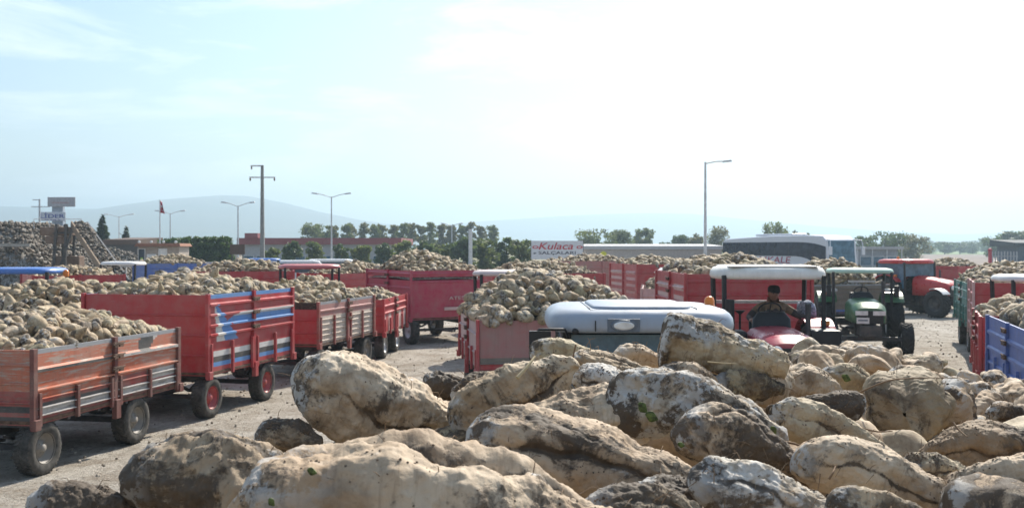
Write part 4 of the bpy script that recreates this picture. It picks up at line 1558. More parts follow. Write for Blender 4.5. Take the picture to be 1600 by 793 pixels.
def driver(hip):
    J = {'hip': ((0, 0, 0), .165), 'waist': ((0, -.01, .20), .165), 'chest': ((.0, -.03, .42), .185), 'yoke': ((.005, -.02, .545), .12), 'neck': ((.01, -.035, .63), .062), 'skull': ((.015, -.055, .72), .075),
         'rs': ((-.20, -.01, .53), .085), 're': ((-.385, -.08, .36), .062), 'rw': ((-.40, -.34, .34), .040), 'rh': ((-.395, -.42, .335), .042),
         'ls': ((.20, -.01, .53), .085), 'le': ((.43, -.06, .385), .062), 'lw': ((.60, -.13, .315), .040), 'lh': ((.67, -.16, .30), .042),
         'rk': ((-.17, -.50, .03), .085), 'ra': ((-.18, -.62, -.42), .055), 'rt': ((-.18, -.82, -.46), .05),
         'lk': ((.17, -.50, .03), .085), 'la': ((.18, -.62, -.42), .055), 'lt': ((.18, -.82, -.46), .05), 'rhip': ((-.11, -.08, -.02), .12), 'lhip': ((.11, -.08, -.02), .12)}
    E = [('hip', 'waist'), ('waist', 'chest'), ('chest', 'yoke'), ('yoke', 'neck'), ('neck', 'skull'), ('yoke', 'rs'), ('rs', 're'), ('re', 'rw'), ('rw', 'rh'), ('yoke', 'ls'), ('ls', 'le'), ('le', 'lw'), ('lw', 'lh'),
         ('hip', 'rhip'), ('rhip', 'rk'), ('rk', 'ra'), ('ra', 'rt'), ('hip', 'lhip'), ('lhip', 'lk'), ('lk', 'la'), ('la', 'lt')]
    for hnd, wr_, side in (('rh', 'rw', -1), ('lh', 'lw', 1)):
        hp, wp = Vector(J[hnd][0]), Vector(J[wr_][0])
        d = (hp - wp).normalized()
        lat = d.cross(Vector((0, 0, 1))).normalized()
        for i, (o, ln) in enumerate(((-.032, .062), (-.011, .075), (.011, .072), (.031, .055))):
            a = hp + lat * o + d * .03
            bq = a + d * ln * .55 + Vector((0, 0, -.012))
            c = bq + d * ln * .35 + Vector((0, 0, -.035))
            for q, pt, rr in (('a', a, .011), ('b', bq, .010), ('c', c, .008)):
                J[hnd + str(i) + q] = (tuple(pt), rr)
            E += [(hnd, hnd + str(i) + 'a'), (hnd + str(i) + 'a', hnd + str(i) + 'b'), (hnd + str(i) + 'b', hnd + str(i) + 'c')]
        a = hp - d * .02 + lat * side * -.04 + Vector((0, 0, -.01))
        bq = a + d * .04 + lat * side * -.02
        J[hnd + 'ta'], J[hnd + 'tb'] = (tuple(a), .012), (tuple(bq), .010)
        E += [(hnd, hnd + 'ta'), (hnd + 'ta', hnd + 'tb')]
    keys = list(J)
    ix = {k: i for i, k in enumerate(keys)}
    me = bpy.data.meshes.new('person')
    me.from_pydata([J[k][0] for k in keys], [(ix[a], ix[b]) for a, b in E], [])
    tmp = bpy.data.objects.new('person', me)
    COL.objects.link(tmp)
    tmp.modifiers.new('skin', 'SKIN').use_smooth_shade = True
    for i, k in enumerate(keys):
        sv = me.skin_vertices[0].data[i]
        sv.radius = (J[k][1], J[k][1])
        sv.use_root = (k == 'hip')
    sb = tmp.modifiers.new('sub', 'SUBSURF')
    sb.levels = 2
    sb.render_levels = 2
    dg = bpy.context.evaluated_depsgraph_get()
    body = bpy.data.meshes.new_from_object(tmp.evaluated_get(dg))
    bpy.data.objects.remove(tmp)
    mb = MB()
    vs = [v.co.copy() for v in body.vertices]
    fs = [tuple(p.vertices) for p in body.polygons]
    ms = []
    skin_parts = ('rh', 'lh')
    for f in fs:
        c = sum((vs[i] for i in f), Vector()) / len(f)
        best = min(keys, key=lambda k: (Vector(J[k][0]) - c).length - J[k][1] * .5)
        if best.startswith(skin_parts) or best in ('neck', 'skull'):
            ms.append(0)
        elif best in ('hip', 'rhip', 'lhip', 'rk', 'lk', 'ra', 'la', 'rt', 'lt'):
            ms.append(3)
        elif c.z > .50 or (best in ('rs', 'ls')):
            ms.append(2)
        else:
            ms.append(1)
    mb.add(vs, fs, ms, True)
    # head with brow, nose, chin, mouth and ears, turned a little to his right
    hc = Vector((.018, -.062, .765))
    turn = Matrix.Rotation(R(8), 3, 'Z')
    hv, hf, hm = [], [], []
    nu, nv = 22, 28
    for i in range(nu + 1):
        ph = math.pi * i / nu
        for k in range(nv):
            th = 2 * math.pi * k / nv
            d = Vector((math.sin(ph) * math.sin(th), -math.sin(ph) * math.cos(th), math.cos(ph)))
            p = Vector((d.x * .082, d.y * .102, d.z * .125))
            if p.z < 0:
                p.x *= 1 + p.z * 2.6
                p.y *= 1 + p.z * .6
            fr = max(0, -d.y)
            p.y -= .030 * fr * math.exp(-((p.x / .016) ** 2 + ((p.z + .018) / .026) ** 2))
            p.y -= .010 * fr * math.exp(-((p.x / .05) ** 2 + ((p.z - .03) / .012) ** 2))
            p.y += .012 * fr * sum(math.exp(-(((p.x - s * .033) / .014) ** 2 + ((p.z - .008) / .010) ** 2)) for s in (-1, 1))
            p.y += .006 * fr * math.exp(-((p.x / .026) ** 2 + ((p.z + .062) / .005) ** 2))
            p.y -= .010 * fr * math.exp(-((p.x / .025) ** 2 + ((p.z + .10) / .02) ** 2))
            hv.append(hc + turn @ p)
    for i in range(nu):
        for k in range(nv):
            hf.append((i * nv + k, i * nv + (k + 1) % nv, (i + 1) * nv + (k + 1) % nv, (i + 1) * nv + k))
    mb.add(hv, [f[::-1] for f in hf], 0, True)
    for s in (-1, 1):
        mb.sweep([[hc + turn @ Vector((s * (.080 + .012 * q), .012 + math.cos(t) * .018 * sc_, -.005 + math.sin(t) * .032 * sc_)) for t in [2 * math.pi * k / 10 for k in range(10)]] for q, sc_ in ((0, .7), (.6, 1), (1, .8))], 0)
        mb.lathe([(.012, 0), (.010, -.006), (.001, -.008)], 10, 'y', hc + turn @ Vector((s * .033, -.082, .008)), 4)
    o = mb.build('person', [SKIN, JACKET, JACKET_SUNLIT, TROUS, M_BLACK])
    o.location = hip
    o.scale = (1.16, 1.1, 1.08)
    tag(o, 'driver in a dark brown jacket and dark cap sitting on the crimson tractor', 'person')
    cp = MB()
    rings = [[hc + turn @ Vector((math.sin(t) * r_ * .092, math.cos(t) * r_ * .112 - .004, z)) for t in [2 * math.pi * k / 24 for k in range(24)]] for r_, z in ((1.0, .030), (1.04, .05), (1.03, .085), (.96, .115), (.75, .138), (.3, .150))]
    cp.sweep(rings)
    pk = []
    for k in range(13):
        a = R(-62 + 124 * k / 12)
        pk.append(hc + turn @ Vector((math.sin(a) * .086, -math.cos(a) * .100, .040)))
    pk2 = []
    for k in range(13):
        a = R(-62 + 124 * k / 12)
        pk2.append(hc + turn @ Vector((math.sin(a) * .088, -math.cos(a) * .155 - .0, .022 + .006 * abs(math.sin(a)))))
    lo = [p - Vector((0, 0, .007)) for p in pk], [p - Vector((0, 0, .007)) for p in pk2]
    n = 13
    allv = pk + pk2 + lo[0] + lo[1]
    fcs = []
    for k in range(n - 1):
        fcs += [(k, k + 1, n + k + 1, n + k), (2 * n + k + 1, 2 * n + k, 3 * n + k, 3 * n + k + 1), (n + k, n + k + 1, 3 * n + k + 1, 3 * n + k)]
    cp.add(allv, fcs, 0, True)
    cp.build('cap', CAP, o)
    return o


driver((4.84, 19.08, 1.335))
# checked cloth bag beside the seat
cb = MB()
rings = [superring(.30 * a, .40 * a, z, 0, 18, 3) for a, z in ((.86, 0), (1.0, .05), (.98, .16), (.86, .26), (.5, .30), (.1, .31))]
for r_ in rings:
    for p in r_:
        p += Vector((.02 * math.sin(p.y * 31), .02 * math.sin(p.x * 27 + p.z * 20), .015 * math.sin(p.x * 40)))
cb.sweep(rings)
tag(cb.build('cloth_bag', CLOTH_PL, None, (5.52, 19.2, 1.72)), 'blue and white checked cloth bag on the fender beside the driver', 'bag')

# white sheet crumpled on the trailer behind the canopied tractor
nx_, ny_ = 26, 16
A_, B_ = np.meshgrid(np.linspace(0, 1, nx_), np.linspace(0, 1, ny_))
sp_ = np.stack([A_.ravel(), B_.ravel(), np.zeros(A_.size)], 1)
shp = np.stack([sp_[:, 0] * .95 - .475, sp_[:, 1] * .9 - .45, .10 + .22 * np.sin(np.pi * sp_[:, 0]) * np.sin(np.pi * sp_[:, 1]) ** .6 + .10 * fbm(sp_ * 5, 3)], 1)
i_ = (np.arange(ny_ - 1)[:, None] * nx_ + np.arange(nx_ - 1)[None, :]).ravel()
sh = link('plastic_sheet', fast_mesh('plastic_sheet', shp, np.stack([i_, i_ + 1, i_ + nx_ + 1, i_ + nx_], 1), plain('white_plastic', (0.78, 0.78, 0.76), 0.4, vary=.03)), None, (4.62, 29.4, 2.22))
so_ = sh.modifiers.new('t', 'SOLIDIFY'); so_.thickness = .01
tag(sh, 'crumpled white sheet lying on beets left of the tall red trailer', 'sheet')

# ------------------------------------------------------------------ storage piles and conveyor at the left
def pile_object(name, x0, x1, y0, y1, hf, sp, seed, label, scale=1.35):
    rg = np.random.default_rng(seed)
    xs, ys = np.arange(x0, x1, sp), np.arange(y0, y1, sp)
    U, V = np.meshgrid(xs, ys, indexing='ij')
    u = U.ravel() + rg.uniform(-.5, .5, U.size) * sp
    v = V.ravel() + rg.uniform(-.5, .5, U.size) * sp
    z = hf(u, v)
    k = z > .3
    pos = np.stack([u, v, z + rg.normal(0, .06, len(u))], 1)[k]
    cx, cy = np.linspace(x0, x1, 60), np.linspace(y0, y1, 30)
    CU, CV = np.meshgrid(cx, cy, indexing='ij')
    core = np.stack([CU.ravel(), CV.ravel(), np.maximum(hf(CU.ravel(), CV.ravel()) - .12, 0)], 1)
    i = (np.arange(59)[:, None] * 30 + np.arange(29)[None, :]).ravel()
    o = beet_object(name, M_PILE_GREY, pos, V_LOW, seed, scale, .6, (core, np.stack([i, i + 30, i + 31, i + 1], 1)))
    return tag(o, label, 'sugar beets', kind='stuff')


def pileA(u, v):
    n = fbm(np.stack([u * .3, v * .3, np.zeros_like(u)], 1), 3) * .25
    low = np.clip((v - 66) * 1.8, 0, 2.65)
    up = np.clip((v - 69.0) * .75, 0, 1.75)
    end = np.clip((-29.5 - u) * .9, 0, 5)
    back = np.clip((84 - v) * 1.0, 0, 9)
    return np.minimum(np.minimum(low + up, end), back) + n * (low > .2) + .3


pile_object('sugar_beet_pile', -52, -28.5, 66, 84, pileA, .26, 31, 'large grey brown storage pile of beets behind a low rail at the left edge')


def pileB(u, v):
    r = np.sqrt(((u + 38) / 11.0) ** 2 + ((v - 97) / 5.0) ** 2)
    n = fbm(np.stack([u * .3, v * .3, np.zeros_like(u) + 4], 1), 3) * .2
    return np.clip(1 - r, 0, 1) * 3.0 + n * (r < 1)


pile_object('sugar_beet_pile', -50, -26, 92, 102, pileB, .27, 32, 'rounded storage pile of beets behind the conveyor foot')
M_BROWN = paint('brown_iron', (0.17, 0.105, 0.07), 0.6, (0.10, 0.06, 0.04), rough=0.8, fade=.15)
rl_ = thing('retaining_rail', (-40, 67.6, .5), 'pale rail running along the lower step of the large storage pile', 'rail')
MB().span((-14, -.12, 2.62), (8.2, .12, 2.82)).build('beam', plain('concrete_beam', (0.36, 0.34, 0.31), .9), rl_)
for k in range(8):
    MB().span((-13.8 + k * 3.0, -.08, 0), (-13.6 + k * 3.0, .08, 2.62)).build('post', M_BROWN, rl_)

cv = thing('beet_conveyor', (-27.5, 66, .5), 'inclined rusty beet conveyor with two long side rails at the end of the storage pile', 'conveyor')
pT, pB = at(124, 350, 68) - Vector(cv.location), at(186, 440, 60) - Vector(cv.location)
dT = Vector((.95, .35, 0))
for s, mm, wd in ((-.5, plain('tan_rail', (0.26, 0.19, 0.13), .8), .42), (.5, plain('grey_rail_iron', (0.12, 0.12, 0.125), .6), .34)):
    MB().bar(pT + dT * s * .95, pB + dT * s * 1.05, .10, wd).build('rail', mm, cv)
MB().bar(pT, pB, .86, .06).build('belt', M_RUBBER, cv)
bq = np.array([tuple(pT + (pB - pT) * f + Vector((q, q * .4, .16))) for f in np.linspace(.03, .97, 42) for q in (-.30, -.1, .1, .30)]) + RNG.normal(0, .05, (168, 3))
tag(beet_object('sugar_beet_stream', M_PILE_GREY, bq, V_LOW, 71, 1.1), 'beets lying on the inclined conveyor belt', 'sugar beets', kind='stuff').location = cv.location
tw_ = MB()
for a in (-1.55, -.75):
    for q in (-.6, .7):
        tw_.bar(Vector((pT.x + a, pT.y + q, 0)), Vector((pT.x + a * .8, pT.y + q, pT.z)), .16, .16)
for z in (1.2, 2.4, 3.5):
    tw_.bar(Vector((pT.x - 1.5, pT.y - .6, z)), Vector((pT.x + .4, pT.y - .6, z + .1)), .10, .10)
    tw_.bar(Vector((pT.x - 1.5, pT.y + .7, z)), Vector((pT.x - .5, pT.y + .7, z + .1)), .10, .10)
tw_.bar(Vector((pT.x - 1.4, pT.y - .6, 0)), Vector((pT.x - .2, pT.y - .6, pT.z - .3)), .12, .12)
tw_.build('support_frame', M_DARK, cv)
MB().span((pT.x - 2.4, pT.y - .5, pT.z - .75), (pT.x - .35, pT.y + 1.3, pT.z - .20)).span((pT.x - 2.0, pT.y - .55, pT.z - 1.3), (pT.x - .9, pT.y + 1.0, pT.z - .8)).build('head_box', M_BROWN, cv, bevel=.05)
MB().span((pT.x - 1.9, pT.y + .2, .0), (pT.x - .1, pT.y + 1.1, 2.0)).build('drive_housing', M_BROWN, cv, bevel=.06)
hr = MB()
for k in range(4):
    x = pT.x - 3.2 + k * 1.05
    hr.tube([(x, pT.y + .4, pT.z - .3), (x, pT.y + .4, pT.z + .35)], .025, 6)
hr.tube([(pT.x - 3.2, pT.y + .4, pT.z + .35), (pT.x, pT.y + .4, pT.z + .35)], .025, 6)
hr.build('handrail', M_STEEL, cv)

# ------------------------------------------------------------------ poles, lamps, signs
GZ = .5


def pole_thing(name, x, y0, d, label, cat, group=None):
    p = Pt(x, d)
    r = thing(name, (p.x, d, GZ), label, cat, group)
    return r, (H - (y0 - HY) / FP * d) - GZ


def street_lamp(x, ytop, d, label, arms, arm_px, rise=.5, rad=.075, group='street lamps along the road'):
    r, h = pole_thing('street_lamp', x, ytop, d, label, 'street lamp', group)
    MB().tube([(0, 0, 0), (0, 0, h * .5), (0, 0, h)], [rad * 1.25, rad, rad * .7], 10).build('pole', M_STEEL, r)
    a = arm_px / FP * d
    for s in arms:
        MB().tube([(0, 0, h - .1), (s * a * .5, 0, h + rise * .55), (s * a * .92, 0, h + rise)], rad * .45, 8).build('arm', M_STEEL, r)
        MB().box((s * a, 0, h + rise), (a * .26 + .25, .22, .13), Matrix.Rotation(-s * .12, 3, 'Y'), taper=(.8, .7)).build('lamp_head', M_STEEL, r, bevel=.03)
    return r


street_lamp(1102, 253, 62, 'tall single lamp standing right of the pale greenhouse', (1,), 34, 0.05, .09)
street_lamp(518, 307, 98, 'double armed lamp in front of the long red roofed building', (-1, 1), 26, .3)
street_lamp(372, 321, 97, 'double armed lamp at the right end of the trimmed trees', (-1, 1), 22, .3)
street_lamp(266, 333, 120, 'double armed lamp beside the flag', (-1, 1), 20, .3)
street_lamp(186, 338, 140, 'faint double armed lamp between the two conifers', (-1, 1), 20, .3)
street_lamp(706, 352, 110, 'lamp among the trees left of the billboard', (-1, 1), 14, .2)
r_, h_ = pole_thing('post', 735, 358, 84, 'pale grey post standing in front of the shrubs left of the billboard', 'post')
MB().tube([(0, 0, 0), (0, 0, h_)], [.17, .15], 12).build('shaft', M_STEEL, r_)

r_, h_ = pole_thing('power_pole', 410, 258, 76, 'tall grey power pole with two cross arms', 'power pole')
cpole = plain('grey_concrete', (0.22, 0.23, 0.23), .85)
MB().box((0, 0, h_ / 2), (.34, .30, h_), taper=(.55, .6)).build('mast', cpole, r_)
MB().span((-.85, -.06, h_ - .10), (.02, .06, h_ - .0)).span((-.95, -.05, h_ - .95), (.95, .05, h_ - .86)).build('cross_arm', M_STEEL, r_)
for x, z in ((-.8, h_ - .1), (-.9, h_ - .95), (.9, h_ - .95)):
    MB().lathe([(.03, 0), (.075, -.06), (.04, -.10), (.075, -.15), (.03, -.22)], 10, 'z', (x, 0, z)).build('insulator', M_BROWN, r_)

r_, h_ = pole_thing('power_pole', 62, 311, 92, 'thin pole with short cross arms left of the stacked sign boards', 'power pole')
MB().tube([(0, 0, 0), (0, 0, h_)], [.12, .08], 10).build('mast', M_STEEL, r_)
MB().span((-.62, -.03, h_ - .10), (.05, .03, h_ - .02)).span((-.75, -.03, h_ - .72), (.95, .03, h_ - .64)).build('cross_arm', M_STEEL, r_)

# stacked sign boards on a broad post
r_, h_ = pole_thing('pylon_sign', 90, 308, 95, 'broad grey post carrying a blank board above a blue lettered board', 'sign')
M_BOARD = plain('sign_white', (0.62, 0.64, 0.68), .5, vary=.05)
M_SBLUE = plain('sign_blue', (0.08, 0.11, 0.38), .5)
M_SRED = plain('sign_red', (0.50, 0.035, 0.06), .5)
M_SBLK = plain('sign_black', (0.03, 0.035, 0.06), .5)
px = 95 / FP
MB().span((-8 * px, -.10, 0), (9 * px, .35, h_ - .4)).build('post', plain('sign_grey', (0.36, 0.40, 0.46), .5), r_, bevel=.02)
b1 = MB().span((-14 * px, -.22, h_ - 15 * px), (29 * px, -.11, h_)).build('board', plain('board_grey', (0.45, 0.44, 0.46), .5), r_, bevel=.02)
MB().span((-7 * px, -.232, h_ - 9.5 * px), (20 * px, -.222, h_ - 7.8 * px)).build('faded_line', plain('faded_red', (0.48, 0.33, 0.33), .6), b1)
b2 = MB().span((-27 * px, -.22, h_ - 37 * px), (14 * px, -.11, h_ - 23 * px)).build('board', M_BOARD, r_, bevel=.02)
text_part('LİDER', 'lettering', M_SBLUE, b2, 38 * px, 8.2 * px, (-6.5 * px, -.225, h_ - 28.4 * px), (R(90), 0, 0))
for k, (x0, x1) in enumerate(((-18, -12), (-11, -6), (-5, 0), (2, 7))):
    MB().span((x0 * px, -.228, h_ - 35.6 * px), (x1 * px, -.222, h_ - 33.6 * px)).build('small_lettering', M_SBLUE, b2)

# flag
r_, h_ = pole_thing('flagpole', 250, 312, 100, 'white flagpole with a drooping red and white flag', 'flagpole')
MB().tube([(0, 0, 0), (0, 0, h_)], [.08, .05], 10).build('pole', M_WHITE, r_)
fx, fz = np.meshgrid(np.linspace(0, 1, 12), np.linspace(0, 1, 16))
fv = np.stack([.04 + fx.ravel() * (.15 + .33 * fz.ravel()) , .10 * np.sin(fx.ravel() * 9 + fz.ravel() * 3), h_ - .1 - fz.ravel() * 1.15 - fx.ravel() * .12], 1)
i_ = (np.arange(15)[:, None] * 12 + np.arange(11)[None, :]).ravel()
fo = link('flag', fast_mesh('flag', fv, np.stack([i_, i_ + 1, i_ + 13, i_ + 12], 1), [M_SRED, M_BOARD]), r_)
fo.data.polygons.foreach_set('material_index', [1 if (k // 11) in (5, 6, 7, 11) and 3 < (k % 11) < 8 else 0 for k in range(len(fo.data.polygons))])
fm_ = fo.modifiers.new('t', 'SOLIDIFY'); fm_.thickness = .01

# billboard
d = 72
px = d / FP
p = Pt(870.5, d)
r_ = thing('billboard', (p.x, d, GZ), 'white paste billboard with red script lettering on two legs', 'billboard')
zt, zb = H - (376 - HY) * px - GZ, H - (405 - HY) * px - GZ
bd = MB().span((-40.5 * px, -.03, zb), (40.5 * px, .05, zt)).build('board', M_BOARD, r_)
MB().span((-41.5 * px, -.05, zb - .1), (-40.6 * px, .07, zt + .08)).span((40.6 * px, -.05, zb - .1), (41.3 * px, .07, zt + .08)).build('frame', M_DARK, r_)
for s in (-1, 1):
    MB().span((s * 34 * px - .06, .07, 0), (s * 34 * px + .06, .19, zt - .1)).build('leg', M_DARK, r_)
text_part('Kulaca', 'lettering', M_SRED, bd, 54 * px, 10.5 * px, (-2 * px, -.034, zt - 8.2 * px), (R(90), 0, 0), shear=.25)
text_part('SALÇALARI', 'lettering', M_SBLK, bd, 58 * px, 6.0 * px, (0, -.034, zt - 19.2 * px), (R(90), 0, 0))


def flat_shape(name, pts, mat, parent, y):
    m = MB()
    n = len(pts)
    vs = [(x, y, z) for x, z in pts] + [(x, y - .006, z) for x, z in pts]
    m.add(vs, [tuple(range(n - 1, -1, -1))[::-1], tuple(range(n, 2 * n))[::-1]] + [(k, (k + 1) % n, n + (k + 1) % n, n + k) for k in range(n)])
    return m.build(name, mat, parent)


for xc, rw2 in ((-34, 5), (35, 5)):
    flat_shape('emblem', [(xc * px + math.cos(t) * rw2 * px, zt - 10 * px + math.sin(t) * 2.4 * px) for t in [2 * math.pi * k / 20 for k in range(20)]], M_SRED, bd, -.031)
    flat_shape('emblem_centre', [(xc * px + math.cos(t) * rw2 * .6 * px, zt - 10 * px + math.sin(t) * 1.1 * px) for t in [2 * math.pi * k / 20 for k in range(20)]], M_BOARD, bd, -.038)
flat_shape('fish_mark', [(-38 * px, zt - 19.6 * px), (-35 * px, zt - 18.2 * px), (-32 * px, zt - 19.4 * px), (-35 * px, zt - 20.8 * px)], M_SBLK, bd, -.031)
flat_shape('pepper_mark', [(24 * px, zt - 28 * px), (30 * px, zt - 25.5 * px), (35 * px, zt - 22 * px), (38.5 * px, zt - 24 * px), (37 * px, zt - 27.5 * px), (30 * px, zt - 28.6 * px)], M_SRED, bd, -.031)
r_, h_ = pole_thing('road_sign', 943, 395, 70, 'small yellow warning sign standing among the beets right of the billboard', 'road sign')
MB().tube([(0, 0, 0), (0, 0, h_)], .03, 8).build('post', M_STEEL, r_)
flat_shape('plate', [(-.20, h_ - .17), (0, h_ - .32), (.20, h_ - .17), (.20, h_ + .03), (0, h_ + .13), (-.20, h_ + .03)], plain('sign_yellow', (0.62, 0.62, 0.05), .5), r_, -.035)

# ------------------------------------------------------------------ buildings
def box_building(name, x0, x1, ytop, d, depth, label, wall, roofm, eave=.3, roof_t=.5, roof_px=None, wins=0, win_h=(1.0, 2.2), cat='building', rise=0.0):
    p0, p1 = Pt(x0, d), Pt(x1, d)
    w = p1.x - p0.x
    h = H - (ytop - HY) / FP * d - GZ
    r = thing(name, ((p0.x + p1.x) / 2, d + depth / 2, GZ), label, cat)
    hw = h - roof_t
    MB().span((-w / 2 + eave, -depth / 2 + eave, 0), (w / 2 - eave, depth / 2 - eave, hw)).build('wall', wall, r)
    m = MB()
    m.add([(-w / 2, -depth / 2, hw + .003), (w / 2, -depth / 2, hw + .003), (w / 2, depth / 2, hw + .003), (-w / 2, depth / 2, hw + .003),
           (-w / 2, -depth / 2, h), (w / 2, -depth / 2, h), (w / 2, depth / 2, h + rise), (-w / 2, depth / 2, h + rise)], [(3, 2, 1, 0), (4, 5, 6, 7), (0, 1, 5, 4), (1, 2, 6, 5), (2, 3, 7, 6), (3, 0, 4, 7)])
    m.build('roof', roofm, r)
    for k in range(wins):
        x = -w / 2 + eave + (w - 2 * eave) * (k + .5) / wins
        f = MB().span((x - w / wins * .36, -depth / 2 + eave - .06, win_h[0]), (x + w / wins * .36, -depth / 2 + eave - .004, win_h[1])).build('window', M_WHITE, r)
        MB().span((x - w / wins * .33, -depth / 2 + eave - .075, win_h[0] + .06), (x + w / wins * .33, -depth / 2 + eave - .063, win_h[1] - .06)).build('pane', M_BLUE_GLASS, f)
    return r, w, h


M_CREAM = plain('cream_render', (0.52, 0.48, 0.42), .85, vary=.06)
M_GREYR = plain('grey_render', (0.42, 0.43, 0.44), .85, vary=.08)
M_ROOFRED = plain('roof_dull_red', (0.27, 0.085, 0.09), .7)
M_ROOFGREY = plain('roof_pale_grey', (0.42, 0.42, 0.43), .6)
M_ROOFBROWN = plain('roof_brown', (0.11, 0.065, 0.045), .8)
rb, wb_, hb_ = box_building('station_building', 370, 627, 371.5, 118, 14, 'long low building with a dull red roof band behind the left trailers', M_GREYR, M_ROOFRED, .5, .75, wins=12, win_h=(.5, 1.7))
MB().span((-8.5, -7.3, hb_ + .0), (-7.0, -5, hb_ + .55)).build('roof_box', M_ROOFRED, rb)
box_building('greenhouse', 912, 1132, 384, 135, 12, 'long pale low building behind the red trailers in the middle', plain('pale_wall', (0.44, 0.37, 0.33), .8), M_ROOFGREY, .3, .45, rise=.3)
pv, wv, hv_ = box_building('roadside_shelter', 1338, 1412, 385, 118, 5, 'low shelter with a white flat roof right of the coach', plain('shelter_wall', (0.33, 0.35, 0.38), .8), M_ROOFGREY, .5, .32, wins=3, win_h=(.5, 1.6))
for k in range(4):
    MB().span((-2.6 + k * 1.7, -2.45, 0), (-2.5 + k * 1.7, -2.35, hv_ - .3)).build('post', M_STEEL, pv)
box_building('brown_shed', 161, 216, 374, 112, 8, 'dark brown roofed shed behind the second storage pile', plain('dark_wall', (0.08, 0.07, 0.065), .9), M_ROOFBROWN, .2, .55, rise=.3)
rs, ws, hs = box_building('open_barn', 1586, 1700, 379, 150, 8, 'dark roofed barn with pale posts at the right edge', plain('barn_wall', (0.10, 0.12, 0.16), .9), plain('barn_roof', (0.035, 0.042, 0.055), .8), .8, .5, rise=.5)
fn = thing('picket_fence', Pt(1567, 140) + Vector((0, 0, GZ)), 'row of pale pickets in front of the dark barn', 'fence')
for k in range(9):
    MB().span((-1.5 + k * .42, -.04, 0), (-1.38 + k * .42, .04, 2.1)).build('picket', M_ROOFGREY, fn)
MB().span((-1.6, .05, 1.4), (2.1, .09, 1.5)).build('rail', M_ROOFGREY, fn)
r_, h_ = pole_thing('red_pillar', 1547, 392, 96, 'small red pillar standing at the field edge before the barn', 'pillar')
MB().box((0, 0, h_ / 2), (.30, .3, h_), taper=(.8, .8)).lathe([(.16, h_), (.20, h_ + .12), (.12, h_ + .24), (.001, h_ + .27)], 14, 'z').build('shaft', M_SRED, r_, bevel=.03)
rw_, ww_, hw_ = box_building('white_house', 286, 372, 391, 128, 6, 'low white wall and house under the trimmed trees', M_CREAM, M_ROOFGREY, .2, .25, wins=6, win_h=(.5, 1.3))
gr_ = thing('guard_rail', Pt(330, 88) + Vector((0, -8, GZ)), 'long grey guard rail along the road at the left', 'guard rail')
MB().span((-9, -.05, 1.05), (9, .05, 1.45)).build('rail', M_STEEL, gr_)
for k in range(9):
    MB().span((-8.8 + k * 2.2, .05, 0), (-8.7 + k * 2.2, .15, 1.4)).build('post', M_STEEL, gr_)
pb = thing('brown_board', Pt(371, 86) + Vector((0, 0, GZ)), 'small brown board on posts left of the red roofed building', 'board')
MB().span((-.62, -.03, 2.0), (.62, .03, 2.85)).build('board', M_ROOFBROWN, pb)
for s in (-1, 1):
    MB().span((s * .45 - .04, .035, 0), (s * .45 + .04, .115, 2.8)).build('leg', M_DARK, pb)

# guard hut with lamps on its roof
kd = 74
kp = Pt(247, kd)
kz = H - (380 - HY) / FP * kd - GZ
kh = thing('guard_hut', (kp.x, kd + 1.2, GZ), 'small brown roofed guard hut with round white lamps along its eaves', 'hut')
kw = 68 / FP * kd
MB().span((-kw / 2 + .1, -1.1, 0), (kw / 2 - .1, 1.2, kz - .24)).build('wall', plain('hut_wall', (0.40, 0.34, 0.29), .8), kh)
MB().box((0, 0, kz - .11), (kw + .2, 2.8, .22), taper=(.94, .9)).build('roof', plain('hut_roof', (0.30, 0.13, 0.075), .8), kh, bevel=.02)
for x0, x1, z0, z1, mm in ((-1.42, -1.0, .6, 2.45, M_GLASS), (-.80, -.22, 1.2, 2.05, M_BLUE_GLASS), (.05, .58, 1.3, 2.45, M_BLUE_GLASS), (.72, 1.3, 1.3, 1.95, M_BLUE_GLASS)):
    f = MB().span((x0 - .05, -1.16, z0 - .05), (x1 + .05, -1.104, z1 + .05)).build('window', M_WHITE, kh)
    MB().span((x0, -1.18, z0), (x1, -1.163, z1)).build('pane', M_LAMP if mm is M_BLUE_GLASS else mm, f)
MB().span((-1.28, -1.20, 1.3), (-1.10, -1.185, 1.85)).build('notice', plain('notice_green', (0.30, 0.50, 0.10), .6), kh)
MB().span((.0, -1.24, .0), (1.5, -1.105, 1.22)).build('plinth', plain('hut_plinth', (0.42, 0.24, 0.12), .8), kh)
for k in range(4):
    MB().lathe([(.03, 0), (.10, .05), (.11, .11), (.07, .18), (.001, .20)], 12, 'z').build('globe_lamp', M_LAMP, kh, (-1.35 + k * .88, -1.25, kz + .0))

# ------------------------------------------------------------------ coach on the road
u_ = Vector((4.69, -11.05, 0)).normalized()
fl = Vector((20.95, 68.0, 0))
Lb, Wb, Hb = 12.0, 2.5, 3.40
rt = Vector((-u_.y, u_.x, 0))
cc = fl - u_ * Lb / 2 + rt * Wb / 2
co_ = thing('coach', (cc.x, cc.y, .5), 'white coach with a dark window band and red lettering on its side', 'coach', None, math.atan2(u_.y, u_.x))
BW = paint('coach_white', (0.60, 0.63, 0.68), 0.05, (.4, .4, .4), rough=.25, fade=.05, dust=.1)
M_BAND = glass_mat('coach_glass', (0.012, 0.018, 0.035), .1)
prof = [(-Lb / 2, .40), (-Lb / 2 + .05, 3.02), (-Lb / 2 + .25, 3.22), (-Lb / 2 + 2.4, 3.30), (0, 3.42), (Lb / 2 - 2.2, 3.42), (Lb / 2 - .6, 3.36), (Lb / 2 - .15, 3.05), (Lb / 2, 1.5), (Lb / 2 + .02, .9), (Lb / 2 - .05, .40)]
bm_ = MB()
ringA = [Vector((x, -Wb / 2, z)) for x, z in prof]
rings = []
